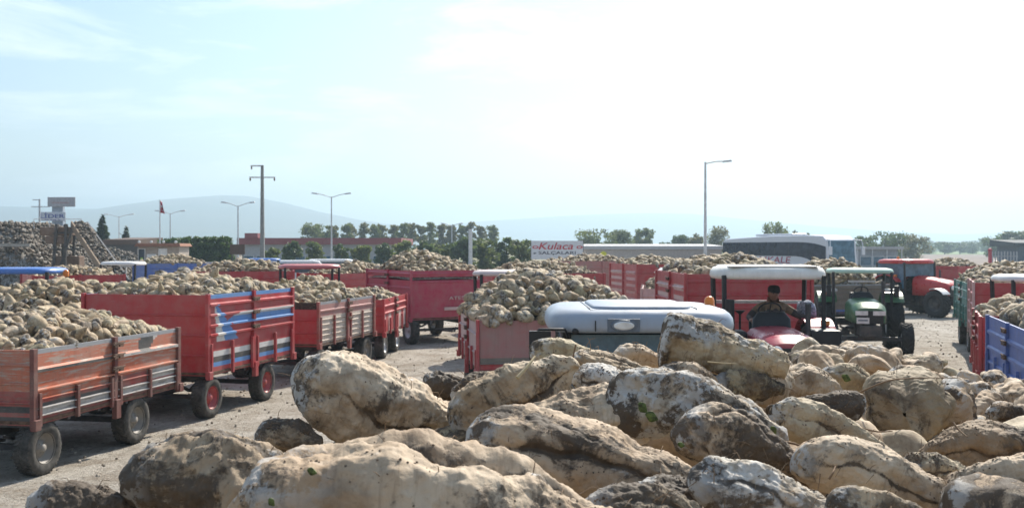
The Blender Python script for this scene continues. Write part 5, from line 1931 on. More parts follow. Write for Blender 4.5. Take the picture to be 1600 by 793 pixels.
for y, ins in ((-Wb / 2, .10), (-Wb / 2 + .06, 0), (Wb / 2 - .06, 0), (Wb / 2, .10)):
    rings.append([Vector((x * (1 - ins * .015), y, .40 + (z - .40) * (1 - ins * .25))) for x, z in prof])
bm_.sweep(rings, 0, False)
bm_.build('body', BW, co_, bevel=.05)
# window band that drops into an arc at the front
nb = 40
for s in (-1, 1):
    top, bot = [], []
    for k in range(nb + 1):
        x = -Lb / 2 + .06 + (Lb - .22) * k / nb
        f = max(0.0, (x - 2.4) / (Lb / 2 - 2.4 - .1))
        top.append((x, 2.95 - .05 * f - .30 * f ** 3))
        bot.append((x, 1.98 - 1.05 * f ** 2.2))
    pts = bot + top[::-1]
    m = MB()
    n = nb + 1
    y = s * (Wb / 2 + .006)
    y2 = s * (Wb / 2 + .02)
    vs = [(x, y2, z) for x, z in bot] + [(x, y2, z) for x, z in top] + [(x, y, z) for x, z in bot] + [(x, y, z) for x, z in top]
    fs = []
    for k in range(nb):
        q = (k, k + 1, n + k + 1, n + k)
        fs.append(q if s < 0 else q[::-1])
        q = (2 * n + k, 2 * n + k + 1, k + 1, k)
        fs.append(q if s < 0 else q[::-1])
        q = (n + k, n + k + 1, 3 * n + k + 1, 3 * n + k)
        fs.append(q if s < 0 else q[::-1])
    m.add(vs, fs)
    wb2 = m.build('window_band', M_BAND, co_)
    for k in range(1, 6):
        x = -Lb / 2 + .2 + 1.55 * k
        MB().span((x - .02, y2 - .004, 2.02), (x + .02, y2 + .004, 2.90)).build('window_seam', M_BLACK, wb2)
MB().add([(Lb / 2 + .03, -Wb / 2 + .16, 1.28), (Lb / 2 + .03, Wb / 2 - .16, 1.28), (Lb / 2 - .10, Wb / 2 - .18, 3.02), (Lb / 2 - .10, -Wb / 2 + .18, 3.02),
          (Lb / 2 - .02, -Wb / 2 + .16, 1.28), (Lb / 2 - .02, Wb / 2 - .16, 1.28), (Lb / 2 - .16, Wb / 2 - .18, 3.02), (Lb / 2 - .16, -Wb / 2 + .18, 3.02)],
         [(0, 1, 2, 3), (7, 6, 5, 4), (0, 3, 7, 4), (1, 5, 6, 2), (3, 2, 6, 7), (0, 4, 5, 1)]).build('windscreen', M_BLUE_GLASS, co_)
MB().span((-2.6, -.7, 3.40), (1.6, .7, 3.56)).build('air_conditioner', BW, co_, bevel=.06)
for s in (-1, 1):
    m = MB().tube([(Lb / 2 - .2, s * 1.1, 3.1), (Lb / 2 + .35, s * 1.32, 3.05), (Lb / 2 + .42, s * 1.38, 2.6)], .035, 8)
    m.box((Lb / 2 + .42, s * 1.38, 2.35), (.12, .26, .55))
    m.build('mirror', BW, co_, bevel=.05)
    MB().box((Lb / 2 + .03, s * .85, .78), (.06, .42, .22)).build('headlight', M_LAMP, co_, bevel=.03)
    for x in (-Lb / 2 + 3.2, Lb / 2 - 2.6):
        add_wheel('coach', .50, .30, co_, (x, s * (Wb / 2 - .14), .50), M_STEEL, M_RUBBER)
# its offside faces the yard: lettering on the -y side reads towards the front
for s, rz in ((-1, 0),):
    text_part('PAMUKKALE', 'lettering', plain('coach_red', (0.42, 0.08, 0.13), .5), co_, 6.4, .46, (-1.0, -Wb / 2 - .004, 1.70), (R(90), 0, 0), shear=.15, depth=.006)

# white vans beyond the left trailers
M_VAN = paint('van_white', (0.70, 0.71, 0.72), 0.05, (.4, .4, .4), rough=.25, fade=.04, dust=.1)


def van(x, d, hd, label):
    p = Pt(x, d)
    r = thing('delivery_van', (p.x, d, GZ), label, 'van', 'white vans by the road', hd)
    side = [(-2.5, .35), (-2.55, 1.0), (-2.45, 1.95), (-2.2, 2.05), (.5, 2.05), (.9, 1.98), (1.6, 1.25), (2.4, 1.05), (2.52, .8), (2.5, .35)]
    MB().sweep([[Vector((x_, y, z if z < 1 else z - ins)) for x_, z in side] for y, ins in ((-.95, .06), (-.88, 0), (.88, 0), (.95, .06))], 0, False).build('body', M_VAN, r, bevel=.04)
    for s in (-1, 1):
        MB().add([(-2.2, s * .965, 1.2), (1.35, s * .965, 1.2), (.8, s * .95, 1.85), (-2.2, s * .95, 1.85)], [(0, 1, 2, 3) if s < 0 else (3, 2, 1, 0)]).build('window', M_GLASS, r)
        for x_ in (-1.6, 1.6):
            add_wheel('van', .34, .22, r, (x_, s * .82, .34), M_STEEL, M_RUBBER)
    MB().add([(1.62, -.8, 1.27), (1.62, .8, 1.27), (.95, .75, 1.95), (.95, -.75, 1.95)], [(0, 1, 2, 3)]).build('windscreen', M_GLASS, r)
    r.scale = (.9, .9, .87)
    return r


van(478, 63, R(10), 'white van whose roof shows left of the red canopied tractor')
van(532, 70, R(5), 'white van whose roof shows right of the red canopied tractor')


# ------------------------------------------------------------------ trees
def crown_mesh(name, seed, h, w, n, mat, kind='round', leaf=.30, base=.22):
    """Crown built of many leaf sprays gathered in uneven clumps, with gaps between them."""
    rg = np.random.default_rng(seed)
    cl = []
    if kind == 'round':
        for k in range(36):
            a, zf = rg.uniform(0, 6.28), rg.uniform(base, 1) * rg.uniform(.75, 1)
            rr = w / 2 * math.sqrt(max(0.05, 1 - ((zf - .52) / .56) ** 2)) * rg.uniform(.25, .95)
            cl.append((rr * math.cos(a), rr * math.sin(a), zf * h * .96, rg.uniform(.13, .24) * w))
    elif kind == 'poplar':
        for k in range(44):
            a, zf = rg.uniform(0, 6.28), rg.uniform(base, 1)
            rr = w / 2 * (1 - abs(zf - .6) * 1.1) * rg.uniform(.1, .9)
            cl.append((rr * math.cos(a), rr * math.sin(a), zf * h * .97, rg.uniform(.10, .2) * w))
    elif kind == 'hedge':
        for k in range(60):
            a, zf = rg.uniform(0, 6.28), rg.uniform(base, .93)
            rr = w / 2 * rg.uniform(.2, .9) * (1 - .25 * max(0, zf - .7) / .3)
            cl.append((rr * math.cos(a), rr * math.sin(a), zf * h, rg.uniform(.10, .17) * w))
    else:
        for k in range(46):
            zf = base + (1 - base) * rg.random() ** 1.3
            a = rg.uniform(0, 6.28)
            rr = w / 2 * (1 - zf) ** .95 * rg.uniform(.35, 1)
            cl.append((rr * math.cos(a), rr * math.sin(a), zf * h, w * (.05 + .10 * (1 - zf))))
    cl = np.array(cl)
    if kind == 'cone':
        zf = base + (1 - base) * (1 - np.sqrt(rg.random(n)))
        tier = .72 + .28 * np.abs(np.sin(zf * 26))
        a0 = np.floor(rg.random(n) * 11) / 11 * 6.28 + zf * 9 + rg.normal(0, .22, n)
        rr = w / 2 * (1 - (zf - base) / (1 - base)) ** .9 * tier * rg.random(n) ** .55 + .06
        c = np.stack([rr * np.cos(a0), rr * np.sin(a0), zf * h - rr * .18], 1)
        dz = rg.normal(size=(n, 3))
        a = np.stack([np.cos(a0), np.sin(a0), -.25 + 0 * a0], 1) + .35 * dz
        a /= np.linalg.norm(a, axis=1)[:, None]
        b = np.cross(a, rg.normal(size=(n, 3))); b /= np.linalg.norm(b, axis=1)[:, None]
        s = leaf * rg.uniform(.5, 1.2, n)[:, None]
        V = np.stack([c - a * s * .5, c + b * s * .16, c + a * s * .5, c - b * s * .16], 1).reshape(-1, 3)
        return fast_mesh(name, V, np.arange(n * 4).reshape(n, 4), mat, False, {'rid': np.repeat(rg.random(n), 4)})
    pick = rg.choice(len(cl), n, p=cl[:, 3] ** 2 / np.sum(cl[:, 3] ** 2))
    d = rg.normal(size=(n, 3))
    d /= np.linalg.norm(d, axis=1)[:, None]
    rad = rg.random(n) ** .45 * cl[pick, 3]
    c = cl[pick, :3] + d * rad[:, None] * np.array([1, 1, .8])
    a = rg.normal(size=(n, 3)); a /= np.linalg.norm(a, axis=1)[:, None]
    b = np.cross(a, d + .3 * rg.normal(size=(n, 3))); b /= np.linalg.norm(b, axis=1)[:, None]
    s = leaf * rg.uniform(.5, 1.25, n)[:, None]
    V = np.stack([c - a * s * .5, c + b * s * .28, c + a * s * .5, c - b * s * .28], 1).reshape(-1, 3)
    V[:, 2] = np.maximum(V[:, 2], .15)
    Q = np.arange(n * 4).reshape(n, 4)
    return fast_mesh(name, V, Q, mat, False, {'rid': np.repeat(rg.random(n), 4)})


def trunk_mesh(seed, h, w, mat, lean=.03, limbs=6):
    rg = random.Random(seed)
    m = MB()
    pts = [Vector((rg.uniform(-lean, lean) * h * k / 5, rg.uniform(-lean, lean) * h * k / 5, h * .85 * k / 5)) for k in range(6)]
    r0 = h * .026
    m.tube(pts, [r0 * (1.15 - k / 5.2) for k in range(6)], 9)
    for k in range(limbs):
        q = pts[1 + k % 4]
        a = rg.uniform(0, 6.28)
        e = q + Vector((math.cos(a) * w * .34, math.sin(a) * w * .34, h * rg.uniform(.12, .28)))
        m.tube([q, (q + e) / 2 + Vector((0, 0, h * .03)), e], [r0 * .5, r0 * .32, r0 * .12], 6)
    return m.mesh('trunk', mat)


BARK = plain('bark', (0.12, 0.10, 0.08), .95, vary=.3)
LEAF_A = leaf_mat('leaves_mid', (0.100, 0.130, 0.060))
LEAF_B = leaf_mat('leaves_dry', (0.105, 0.105, 0.045))
LEAF_C = leaf_mat('leaves_dark', (0.065, 0.100, 0.055))
LEAF_H = leaf_mat('leaves_trimmed', (0.048, 0.090, 0.022), .35)
NEEDLE = leaf_mat('needles', (0.028, 0.048, 0.036), .4)
TREES = {}


def tree(name, x, ytop, d, wpx, label, kind='round', mat=None, n=1500, group=None, seed=0, base=.2, leaf=.3, hx=1.0):
    n = int(n * 1.7)
    p = Pt(x, d)
    gz = float(terrain(0, d))
    h = (H - (ytop - HY) / FP * d) - gz
    w = wpx / FP * d
    key = (kind, seed, (mat or LEAF_A).name)
    if key not in TREES:
        TREES[key] = (crown_mesh('crown', seed * 7 + 3, h, w, n, mat or LEAF_A, kind, leaf, base), trunk_mesh(seed, h, w, BARK), h, w)
    cm_, tm_, h0, w0 = TREES[key]
    r = thing(name, (p.x, d, gz), label, 'tree' if name != 'shrub' else 'shrub', group, random.uniform(0, 6.28))
    r.scale = (w / w0, w / w0, h / h0)
    link('trunk', tm_, r)
    link('crown', cm_, r)
    return r


tree('conifer', 160, 335, 118, 44, 'taller dark conifer just right of the conveyor top', 'cone', NEEDLE, 2600, None, 1, .08, .5)
tree('conifer', 197, 353, 124, 32, 'smaller dark conifer behind the brown shed', 'cone', NEEDLE, 2200, None, 2, .08, .5)
for k, x in enumerate((300, 322, 345)):
    tree('trimmed_tree', x, 368 + (k % 2), 104, 40, 'dense trimmed round tree in the clipped row behind the guard hut', 'hedge', LEAF_H, 4200, 'clipped round trees in a row', 11 + k % 2, .30, .34)
tree('trimmed_tree', 270, 372, 112, 46, 'lower clipped tree at the left end of the trimmed row', 'hedge', LEAF_H, 3600, None, 13, .2, .34)
tree('trimmed_tree', 236, 377, 120, 42, 'lowest clipped bush like tree behind the hut roof', 'hedge', LEAF_H, 2600, None, 14, .1, .34)
# poplar row behind the red roofed building
for k in range(19):
    x = 492 + k * 15.2 + random.uniform(-4, 4)
    if k in (0, 1):
        continue
    tree('poplar', x, 349 + random.uniform(-4, 3), 215 + random.uniform(-6, 8), 25, 'tall thin poplar in the hazy row behind the red roofed building', 'poplar', LEAF_B if k % 3 else LEAF_A, 850, 'poplars in a row', 20 + k % 4, .38, .55)
tree('broadleaf_tree', 492, 343, 205, 40, 'bushy tree at the left end of the poplar row', 'round', LEAF_A, 1900, None, 30, .2, .5)
tree('broadleaf_tree', 512, 352, 203, 24, 'slender tree beside the bushy one at the left end of the poplar row', 'poplar', LEAF_A, 900, None, 31, .2, .5)
for k, (x, yt, w) in enumerate(((424, 380, 26), (455, 377, 30), (492, 376, 30), (534, 378, 28), (565, 376, 30), (600, 380, 30), (632, 374, 36), (662, 372, 34), (690, 374, 40), (724, 371, 44), (757, 372, 44), (790, 368, 44), (815, 366, 36))):
    tree('roadside_tree', x, yt, 104 + (k % 3) * 3, w, 'small dark green roadside tree in front of the red roofed building' if x < 625 else 'dark green roadside tree in the thicket left of the billboard', 'round', LEAF_C if k % 2 else LEAF_A, 1500,
         'small trees before the red roofed building' if x < 625 else 'trees in the thicket left of the billboard', 40 + k % 4, .12, .34)
for x, yt, w, lab, s, mt in ((932, 352, 62, 'loose tree just right of the billboard behind the pale long building', 50, LEAF_A), (968, 356, 44, 'second loose tree right of the billboard', 51, LEAF_A),
                             (1008, 353, 34, 'upright tree behind the middle of the pale long building', 52, LEAF_A), (1062, 364, 34, 'low tree left of the tall single lamp', 51, LEAF_C), (1085, 362, 30, 'dry leaved tree just left of the tall single lamp', 53, LEAF_B),
                             (1120, 354, 50, 'dry leaved tree just right of the tall single lamp', 54, LEAF_B), (1040, 378, 30, 'small bush beside the pale long building', 55, LEAF_C),
                             (1212, 340, 46, 'tall round tree rising behind the coach roof', 50, LEAF_A), (1240, 357, 26, 'small tree peeping over the coach roof right of the tall one', 53, LEAF_B), (1263, 359, 20, 'tiny tree top over the front of the coach', 53, LEAF_A),
                             (1352, 368, 34, 'dark tree just right of the coach windscreen', 52, LEAF_C), (1383, 357, 62, 'broad dark tree behind the roadside shelter', 50, LEAF_C), (1424, 366, 56, 'yellowish bushy tree right of the shelter', 54, LEAF_B)):
    tree('broadleaf_tree', x, yt, 185 + (s % 5) * 6, w, lab, 'round', mt, 2000, None, s, .16, .5)
for k, (x, yt, w) in enumerate(((1452, 374, 34), (1476, 376, 30), (1500, 378, 26), (1520, 374, 34), (1546, 370, 40))):
    tree('field_tree', x, yt, 430 + k * 14, w, 'hazy round tree on the far side of the green field', 'round', LEAF_C, 1500, 'hazy trees beyond the field', 50 + k % 3, .1, 1.0)
for x, yt, w, lab, s in ((1560, 366, 50, 'dark tree rising behind the left part of the barn roof', 50), (1598, 358, 66, 'large dark tree at the right edge behind the barn', 51)):
    tree('broadleaf_tree', x, yt, 260, w, lab, 'round', LEAF_C, 2200, None, s, .12, .7)
# far tree belt along the foot of the hills
tv, tq, tr_ = [], [], []
rg = np.random.default_rng(77)
nT = 9000
bx = rg.uniform(-700, 1100, nT)
hmax = 5 + 4 * pnoise(np.stack([bx / 45, np.zeros(nT), np.zeros(nT)], 1)) + 3 * pnoise(np.stack([bx / 13, np.ones(nT), np.zeros(nT)], 1))
c = np.stack([bx, 1020 + rg.uniform(-18, 18, nT), .5 + rg.random(nT) * np.maximum(hmax, 2)], 1)
a = rg.normal(size=(nT, 3)); a /= np.linalg.norm(a, axis=1)[:, None]
b = rg.normal(size=(nT, 3)); b = np.cross(a, b); b /= np.linalg.norm(b, axis=1)[:, None]
s = rg.uniform(1.2, 3.2, nT)[:, None]
V = np.stack([c - a * s, c + b * s * .6, c + a * s, c - b * s * .6], 1).reshape(-1, 3)
V[:, 2] = np.maximum(V[:, 2], .45)
tag(link('far_woods', fast_mesh('far_woods', V, np.arange(nT * 4).reshape(-1, 4), LEAF_C, False, {'rid': np.repeat(rg.random(nT), 4)})), 'far belt of trees along the plain', 'woods', kind='stuff')
# ------------------------------------------------------------------ the heap of beets in front
M_HERO = beet_mat('big_beet_skin', 0.44, 0.34, base=(0.48, 0.378, 0.268))
M_HERO_MUD = beet_mat('big_muddy_beet_skin', 0.85, 0.15, base=(0.36, 0.28, 0.19))
M_HERO_TOP = beet_mat('mottled_beet_skin', 0.58, 0.30, base=(0.45, 0.35, 0.225))
M_HERO_BROWN = beet_mat('brown_beet_skin', 0.46, 0.05, crown=False, base=(0.34, 0.27, 0.19))
M_HERO_GREY = beet_mat('big_scraped_beet_skin', 0.36, 0.95, base=(0.50, 0.45, 0.37))
M_HERO_CLEAN = beet_mat('big_clean_beet_skin', 0.32, 0.18, base=(0.51, 0.41, 0.295))

# x, y, length px, thickness px, distance, tail direction (deg, + = down), turn away (deg), skin, shape, label
HEROES = [
    (588, 628, 268, 158, 2.00, 18, 15, M_HERO_CLEAN, dict(peak=.42, tail=.42, lobes=.10, bend=.06, groove=.10, rough=.10), 'big smooth tan beet with a knobbly right end at the left of the heap'),
    (672, 812, 640, 276, 1.14, 4, 8, M_HERO, dict(peak=.44, tail=.10, lobes=.10, bend=.02, groove=.24, rough=.12), 'largest nearest beet with pale and black patches at the bottom'),
    (350, 768, 330, 210, 1.45, 3, -10, M_HERO_MUD, dict(peak=.45, tail=.4, lobes=.12, bend=.05, rough=.14), 'dark mud caked beet left of the largest nearest one'),
    (140, 806, 200, 112, 1.42, 10, 0, M_HERO_MUD, dict(peak=.4, tail=.3, rough=.14), 'muddy beet lying lowest at the bottom left corner of the heap'),
    (452, 684, 110, 62, 1.90, 5, 0, M_HERO_MUD, dict(peak=.4, tail=.3, rough=.14), 'small muddy lump of a beet tucked left under the big smooth one'),
    (935, 726, 440, 150, 1.50, 12, -8, M_HERO, dict(peak=.34, tail=.10, lobes=.10, bend=.03, groove=.20, rough=.10), 'long grooved beet in the centre behind the largest nearest one'),
    (905, 655, 250, 112, 1.80, 176, 6, M_HERO_CLEAN, dict(peak=.30, tail=.10, lobes=.08, bend=.08, groove=.12), 'greenish tan beet tapering to the left above the long grooved one'),
    (1088, 646, 290, 120, 1.74, 12, -14, M_HERO_GREY, dict(peak=.34, tail=.25, lobes=.12, flat=.4, bend=.06, rough=.12, crown_all=True), 'grey white scraped beet crown in the middle of the heap'),
    (1131, 551, 208, 96, 2.15, 11, -6, M_HERO_TOP, dict(peak=.14, tail=.42, lobes=.07, flat=.85, bend=.03, groove=.05, crown_top=True), 'cut beet on top of the heap with a mottled flat crown and blunt tail'),
    (905, 562, 165, 58, 2.28, 12, 8, M_HERO_CLEAN, dict(peak=.35, tail=.15, bend=.08), 'tan beet against the cab window left of the cut beet on top'),
    (975, 582, 180, 62, 2.16, 9, -5, M_HERO, dict(peak=.30, tail=.22, bend=.12, groove=.14), 'beet with a twisted tail lying left below the cut beet on top'),
    (805, 626, 240, 132, 1.96, -34, 5, M_HERO, dict(peak=.40, tail=.16, lobes=.14, bend=.10, groove=.18, rough=.14), 'cracked brown beet with its root end pointing up, right of the big smooth one'),
    (955, 600, 130, 62, 2.02, 12, 0, M_HERO_GREY, dict(peak=.4, tail=.3), 'small grey patched beet below the twisted tailed one'),
    (1000, 560, 92, 44, 2.34, 10, 10, M_HERO_CLEAN, dict(peak=.4, tail=.3), 'small round shouldered beet below the windscreen of the silver tractor'),
    (1074, 592, 104, 54, 2.06, 4, 5, M_HERO, dict(peak=.45, tail=.35), 'short beet wedged under the left end of the cut beet on top'),
    (1165, 606, 130, 62, 2.10, 0, 15, M_HERO_MUD, dict(peak=.4, tail=.3), 'soil blackened beet in shade under the cut beet on top'),
    (1205, 604, 84, 66, 2.26, -20, 20, M_HERO, dict(peak=.4, tail=.3), 'stubby beet right of the soil blackened one'),
    (1266, 610, 140, 64, 2.36, 8, 10, M_HERO_CLEAN, dict(peak=.35, tail=.15, groove=.1), 'smooth pale beet right of the stubby one'),
    (1275, 638, 158, 58, 2.12, 174, 5, M_HERO_MUD, dict(peak=.30, tail=.25, bend=.06), 'long beet with a black right end before the smooth pale one'),
    (1417, 642, 160, 142, 2.40, 25, 62, M_HERO_BROWN, dict(peak=.40, tail=.25, lobes=.07, flat=.3, rough=.10), 'big round brown beet whose crown faces the camera at the right'),
    (1312, 686, 245, 78, 1.86, 22, -5, M_HERO_CLEAN, dict(peak=.30, tail=.22, bend=.05, groove=.08), 'long tan beet sloping down to the right in front of the big round brown one'),
    (1168, 712, 250, 118, 1.60, 24, -6, M_HERO, dict(peak=.32, tail=.2, lobes=.12, bend=.06, groove=.15, rough=.11), 'lumpy tan beet below the grey white scraped crown'),
    (1378, 752, 290, 104, 1.50, 17, -8, M_HERO, dict(peak=.28, tail=.36, lobes=.06, bend=.04, groove=.07), 'long thick pale beet with a dark spot near the bottom right'),
    (1522, 700, 170, 90, 1.92, 172, 12, M_HERO_BROWN, dict(peak=.40, tail=.2, rough=.12), 'rough muddy beet at the right edge behind the bottom right one'),
    (1568, 762, 210, 112, 1.46, 168, 10, M_HERO_CLEAN, dict(peak=.36, tail=.16, lobes=.13, groove=.22), 'creased pale beet in the bottom right corner'),
    (1215, 786, 290, 110, 1.30, 15, -8, M_HERO_GREY, dict(peak=.36, tail=.2, lobes=.12, rough=.13), 'mottled grey beet at the bottom edge right of the centre'),
    (1462, 735, 118, 56, 1.76, 6, 0, M_HERO, dict(peak=.4, tail=.25), 'short beet between the long thick pale one and the creased one'),
    (1085, 785, 190, 100, 1.36, 5, 0, M_HERO_MUD, dict(peak=.4, tail=.3, rough=.15), 'crusty dark beet at the bottom edge below the lumpy tan one'),
    (1288, 722, 100, 52, 1.80, 18, 0, M_HERO_CLEAN, dict(peak=.4, tail=.25), 'little beet peeping out between two long sloping beets'),
    (700, 604, 84, 50, 2.42, 5, 0, M_HERO_MUD, dict(peak=.4, tail=.3, rough=.15), 'black crusted beet end right of the big smooth one'),
    (752, 606, 100, 50, 2.36, -15, 0, M_HERO_MUD, dict(peak=.4, tail=.3, rough=.15), 'dark beet top with dry leaf stubs in front of the pink trailer'),
    (1440, 604, 130, 62, 2.75, 10, 10, M_HERO, dict(peak=.4, tail=.2), 'tan beet just behind the big round brown one'),
    (1492, 640, 90, 90, 2.66, 60, 20, M_HERO, dict(peak=.4, tail=.3), 'upright beet leaning on the right side of the big round brown one'),
    (1585, 655, 90, 50, 2.5, 20, 0, M_HERO_MUD, dict(peak=.4, tail=.2), 'beet with a dark band at the right edge above the rough muddy one'),
    (1330, 598, 110, 52, 2.8, 15, 5, M_HERO, dict(peak=.4, tail=.2), 'speckled beet with a bit of green behind the smooth pale one'),
    (1215, 572, 80, 44, 2.6, 30, 0, M_HERO_CLEAN, dict(peak=.4, tail=.2), 'beet leaning behind the blunt tail of the cut beet on top'),
    (1010, 806, 230, 92, 1.22, 6, 0, M_HERO_MUD, dict(peak=.4, tail=.3, rough=.14), 'dirty beet at the bottom edge just right of the largest nearest one'),
    (1405, 812, 250, 84, 1.26, 12, 0, M_HERO, dict(peak=.35, tail=.2, groove=.14), 'beet cut off by the bottom edge below the long thick pale one'),
    (255, 800, 150, 80, 1.62, 10, 0, M_HERO_MUD, dict(peak=.4, tail=.3, rough=.14), 'dark beet between the two muddy ones at the bottom left'),
]
HERO_M = []
ctrl = []
for hi, (x, y, lp, tp, d, al, be, mat, kw, lab) in enumerate(HEROES):
    kw = dict(kw)
    call, ctop = kw.pop('crown_all', False), kw.pop('crown_top', False)
    al, be = R(al), R(be)
    lp, tp = lp * .97, tp * .90
    L = lp / FP * d / max(.45, math.cos(be))
    if abs(be) > R(50):
        L = lp / FP * d * 1.1
    Rm = tp / FP * d / 2
    big = lp > 120
    a_ = dict(lobes=.10, bend=.08, rough=.10, flat=.1, groove=.13, fine=.058)
    a_.update(kw)
    a_['rough'] *= .80
    if 'MUD' in lab or mat is M_HERO_MUD:
        a_['fine'] = .06
    V, Q, C = beet_shape(900 + hi, 170 if big else 80, 190 if big else 90, L, Rm, **a_)
    S = beet_shape.soil
    if call:
        C = np.clip(C + .75 * (fbm(V / .05, 2) > -.25), 0, 1)
    if ctop:
        C = np.clip(C * 1.4 + .8 * np.clip((V[:, 2] - Rm * .35) / (Rm * .3) + .8 * fbm(V / .03, 2), 0, 1), 0, 1)
    me = fast_mesh('sugar_beet', V, Q, mat, True, {'crown': C, 'soil': S})
    c = at(x, y, d)
    xa = Vector((math.cos(al) * math.cos(be), math.sin(be), -math.sin(al) * math.cos(be))).normalized()
    za = Vector((0, -.25, 1))
    za = (za - xa * za.dot(xa)).normalized()
    ya = za.cross(xa)
    place_beet(me, c, Matrix((xa, ya, za)).transposed(), 1.0, lab)
    HERO_M.append((me, Matrix.Translation(c) @ Matrix((xa, ya, za)).transposed().to_4x4(), S))
    ctrl.append((c.x, c.y, c.z - Rm * 1.05))
ctrl += [tuple(at(1330, 568, 5.2)), tuple(at(1270, 574, 4.2)), tuple(at(1570, 632, 6.0)), tuple(at(1620, 640, 6.4)), tuple(at(1590, 668, 4.6)), tuple(at(1480, 605, 5.6)), tuple(at(1400, 592, 4.8)), tuple(at(1400, 572, 5.8)), tuple(at(1500, 640, 4.4)), tuple(at(1440, 625, 3.6)), tuple(at(1300, 590, 3.2)), tuple(at(1540, 690, 3.0)),
         tuple(at(1520, 670, 3.4)), (1.0, 0.3, 2.62), (-.5, .5, 2.62), (0, -1.5, 2.5), (3.5, 0, 2.3), (3.6, 3, 2.2), (-.4, -.8, 2.55), (0, .6, 2.66)]
ctrl = np.array(ctrl)
FOOT = [(-.45, -1.6), (-.46, 1.05), (-.56, 1.4), (-.47, 1.65), (-.36, 2.0), (-.18, 2.35), (.10, 2.45), (.55, 2.5), (.80, 2.9), (1.05, 4.0), (1.5, 5.4), (2.2, 6.6), (3.4, 6.9), (4.4, 5.6), (4.6, 1.0), (3.6, -1.6)]


def sdist(px_, py_):
    """Signed distance to the crest outline, negative inside."""
    d = np.full(px_.shape, 1e9)
    inside = np.zeros(px_.shape, bool)
    n = len(FOOT)
    for i in range(n):
        (x0, y0), (x1, y1) = FOOT[i], FOOT[(i + 1) % n]
        ex, ey = x1 - x0, y1 - y0
        t = np.clip(((px_ - x0) * ex + (py_ - y0) * ey) / (ex * ex + ey * ey), 0, 1)
        d = np.minimum(d, np.hypot(px_ - x0 - t * ex, py_ - y0 - t * ey))
        c = ((y0 > py_) != (y1 > py_)) & (px_ < (x1 - x0) * (py_ - y0) / (y1 - y0 + 1e-12) + x0)
        inside ^= c
    return np.where(inside, -d, d)


def mound(px_, py_):
    d2 = (px_[:, None] - ctrl[None, :, 0]) ** 2 + (py_[:, None] - ctrl[None, :, 1]) ** 2
    w = 1 / (d2 + .01) ** 2.2
    z = (w * ctrl[None, :, 2]).sum(1) / w.sum(1)
    s = sdist(px_, py_)
    return z - np.where(s > 0, 1.05 * s + .25 * np.minimum(s, .15), 0), s


cx, cy = np.linspace(-3.8, 7.6, 120), np.linspace(-4.6, 9.8, 150)
CU, CV = np.meshgrid(cx, cy, indexing='ij')
zz, ss = mound(CU.ravel(), CV.ravel())
core = np.stack([CU.ravel(), CV.ravel(), np.maximum(zz - .13, .004) - (zz < .03) * .05], 1)
i_ = (np.arange(119)[:, None] * 150 + np.arange(149)[None, :]).ravel()
cq = np.stack([i_, i_ + 150, i_ + 151, i_ + 1], 1)

rg = np.random.default_rng(404)


def topix(p):
    return 800 + p[0] / p[1] * FP, HY + (H - p[2]) / p[1] * FP


def in_hero(x, y, d):
    for (hx, hy, lp, tp, hd, al, be, *_r) in HEROES:
        a = R(al)
        dx, dy = x - hx, y - hy
        u = dx * math.cos(a) + dy * math.sin(a)
        v = -dx * math.sin(a) + dy * math.cos(a)
        ll = lp if abs(be) < 50 else tp
        if (u / (ll * .43)) ** 2 + (v / (tp * .43)) ** 2 < 1:
            return True
    return False


singles, rest_hi, rest = [], [], []
sp = .125
for u in np.arange(-3.6, 7.4, sp):
    for v in np.arange(-4.4, 9.6, sp):
        x, y = u + rg.uniform(-.5, .5) * sp, v + rg.uniform(-.5, .5) * sp
        z, s = mound(np.array([x]), np.array([y]))
        z, s = float(z[0]), float(s[0])
        if z < .05:
            continue
        p = (x, y, z + rg.uniform(-.02, .05))
        if y > 1.25 and s < .12:
            px_, py_ = topix(p)
            if -60 < px_ < 1660 and py_ < 1050:
                if py_ > 800:
                    rest_hi.append((x, y, p[2] - .16))
                    continue
                if in_hero(px_, py_, y):
                    rest_hi.append((x, y, p[2] - (.16 if y < 1.9 else .10)))
                elif s < .04:
                    singles.append(p)
                else:
                    rest_hi.append(p)
                continue
        if math.hypot(x, y) < .75:
            continue
        if -.2 < y <= 1.6 and abs(x) < 1.6:
            rest_hi.append((x, y, p[2] - .17))
            continue
        rest.append(p)
singles.sort(key=lambda p: p[1])
chosen = []
for p in singles:
    if len(chosen) < 142 and all((p[0] - q[0]) ** 2 + (p[1] - q[1]) ** 2 > .092 ** 2 for q in chosen):
        chosen.append(p)
    else:
        rest_hi.append((p[0], p[1], p[2] - .03))
ms = beet_meshes('heap', V_XHI, [M_BEET, M_BEET_CLEAN, M_BEET_CLEAN, M_BEET, M_BEET_MUD])
rots = rot_batch(rg, len(chosen), .30)
for k, p in enumerate(chosen):
    px_, py_ = topix(p)
    if p[1] < 2.9:
        p = (p[0], p[1], p[2] - .035)
        lab, grp = 'small beet filling a gap between the big beets at the front of the heap', 'gap filling beets at the front of the heap'
    elif p[1] < 4.4:
        lab, grp = 'middling beet on the slope behind the big round brown beet', 'beets on the middle slope of the heap'
    else:
        lab, grp = 'small dusty beet on the far right slope of the heap toward the blue trailer', 'beets on the far slope of the heap'
    s = float(np.clip(rg.normal(.66, .13), .42, 1.0)) * (.80 if p[1] < 2.5 else .88 if p[1] < 4.0 else .95)
    place_beet(ms[rg.integers(len(ms))], Vector(p), Matrix(rots[k].tolist()), s, lab, grp)
Va, Qa, Ra, Ca = merge_beets(np.array(rest_hi), V_HI, 51, .68, .4, (core, cq))
Vb, Qb, Rb, Cb = merge_beets(np.array(rest), V_MID, 52, .80, .4)
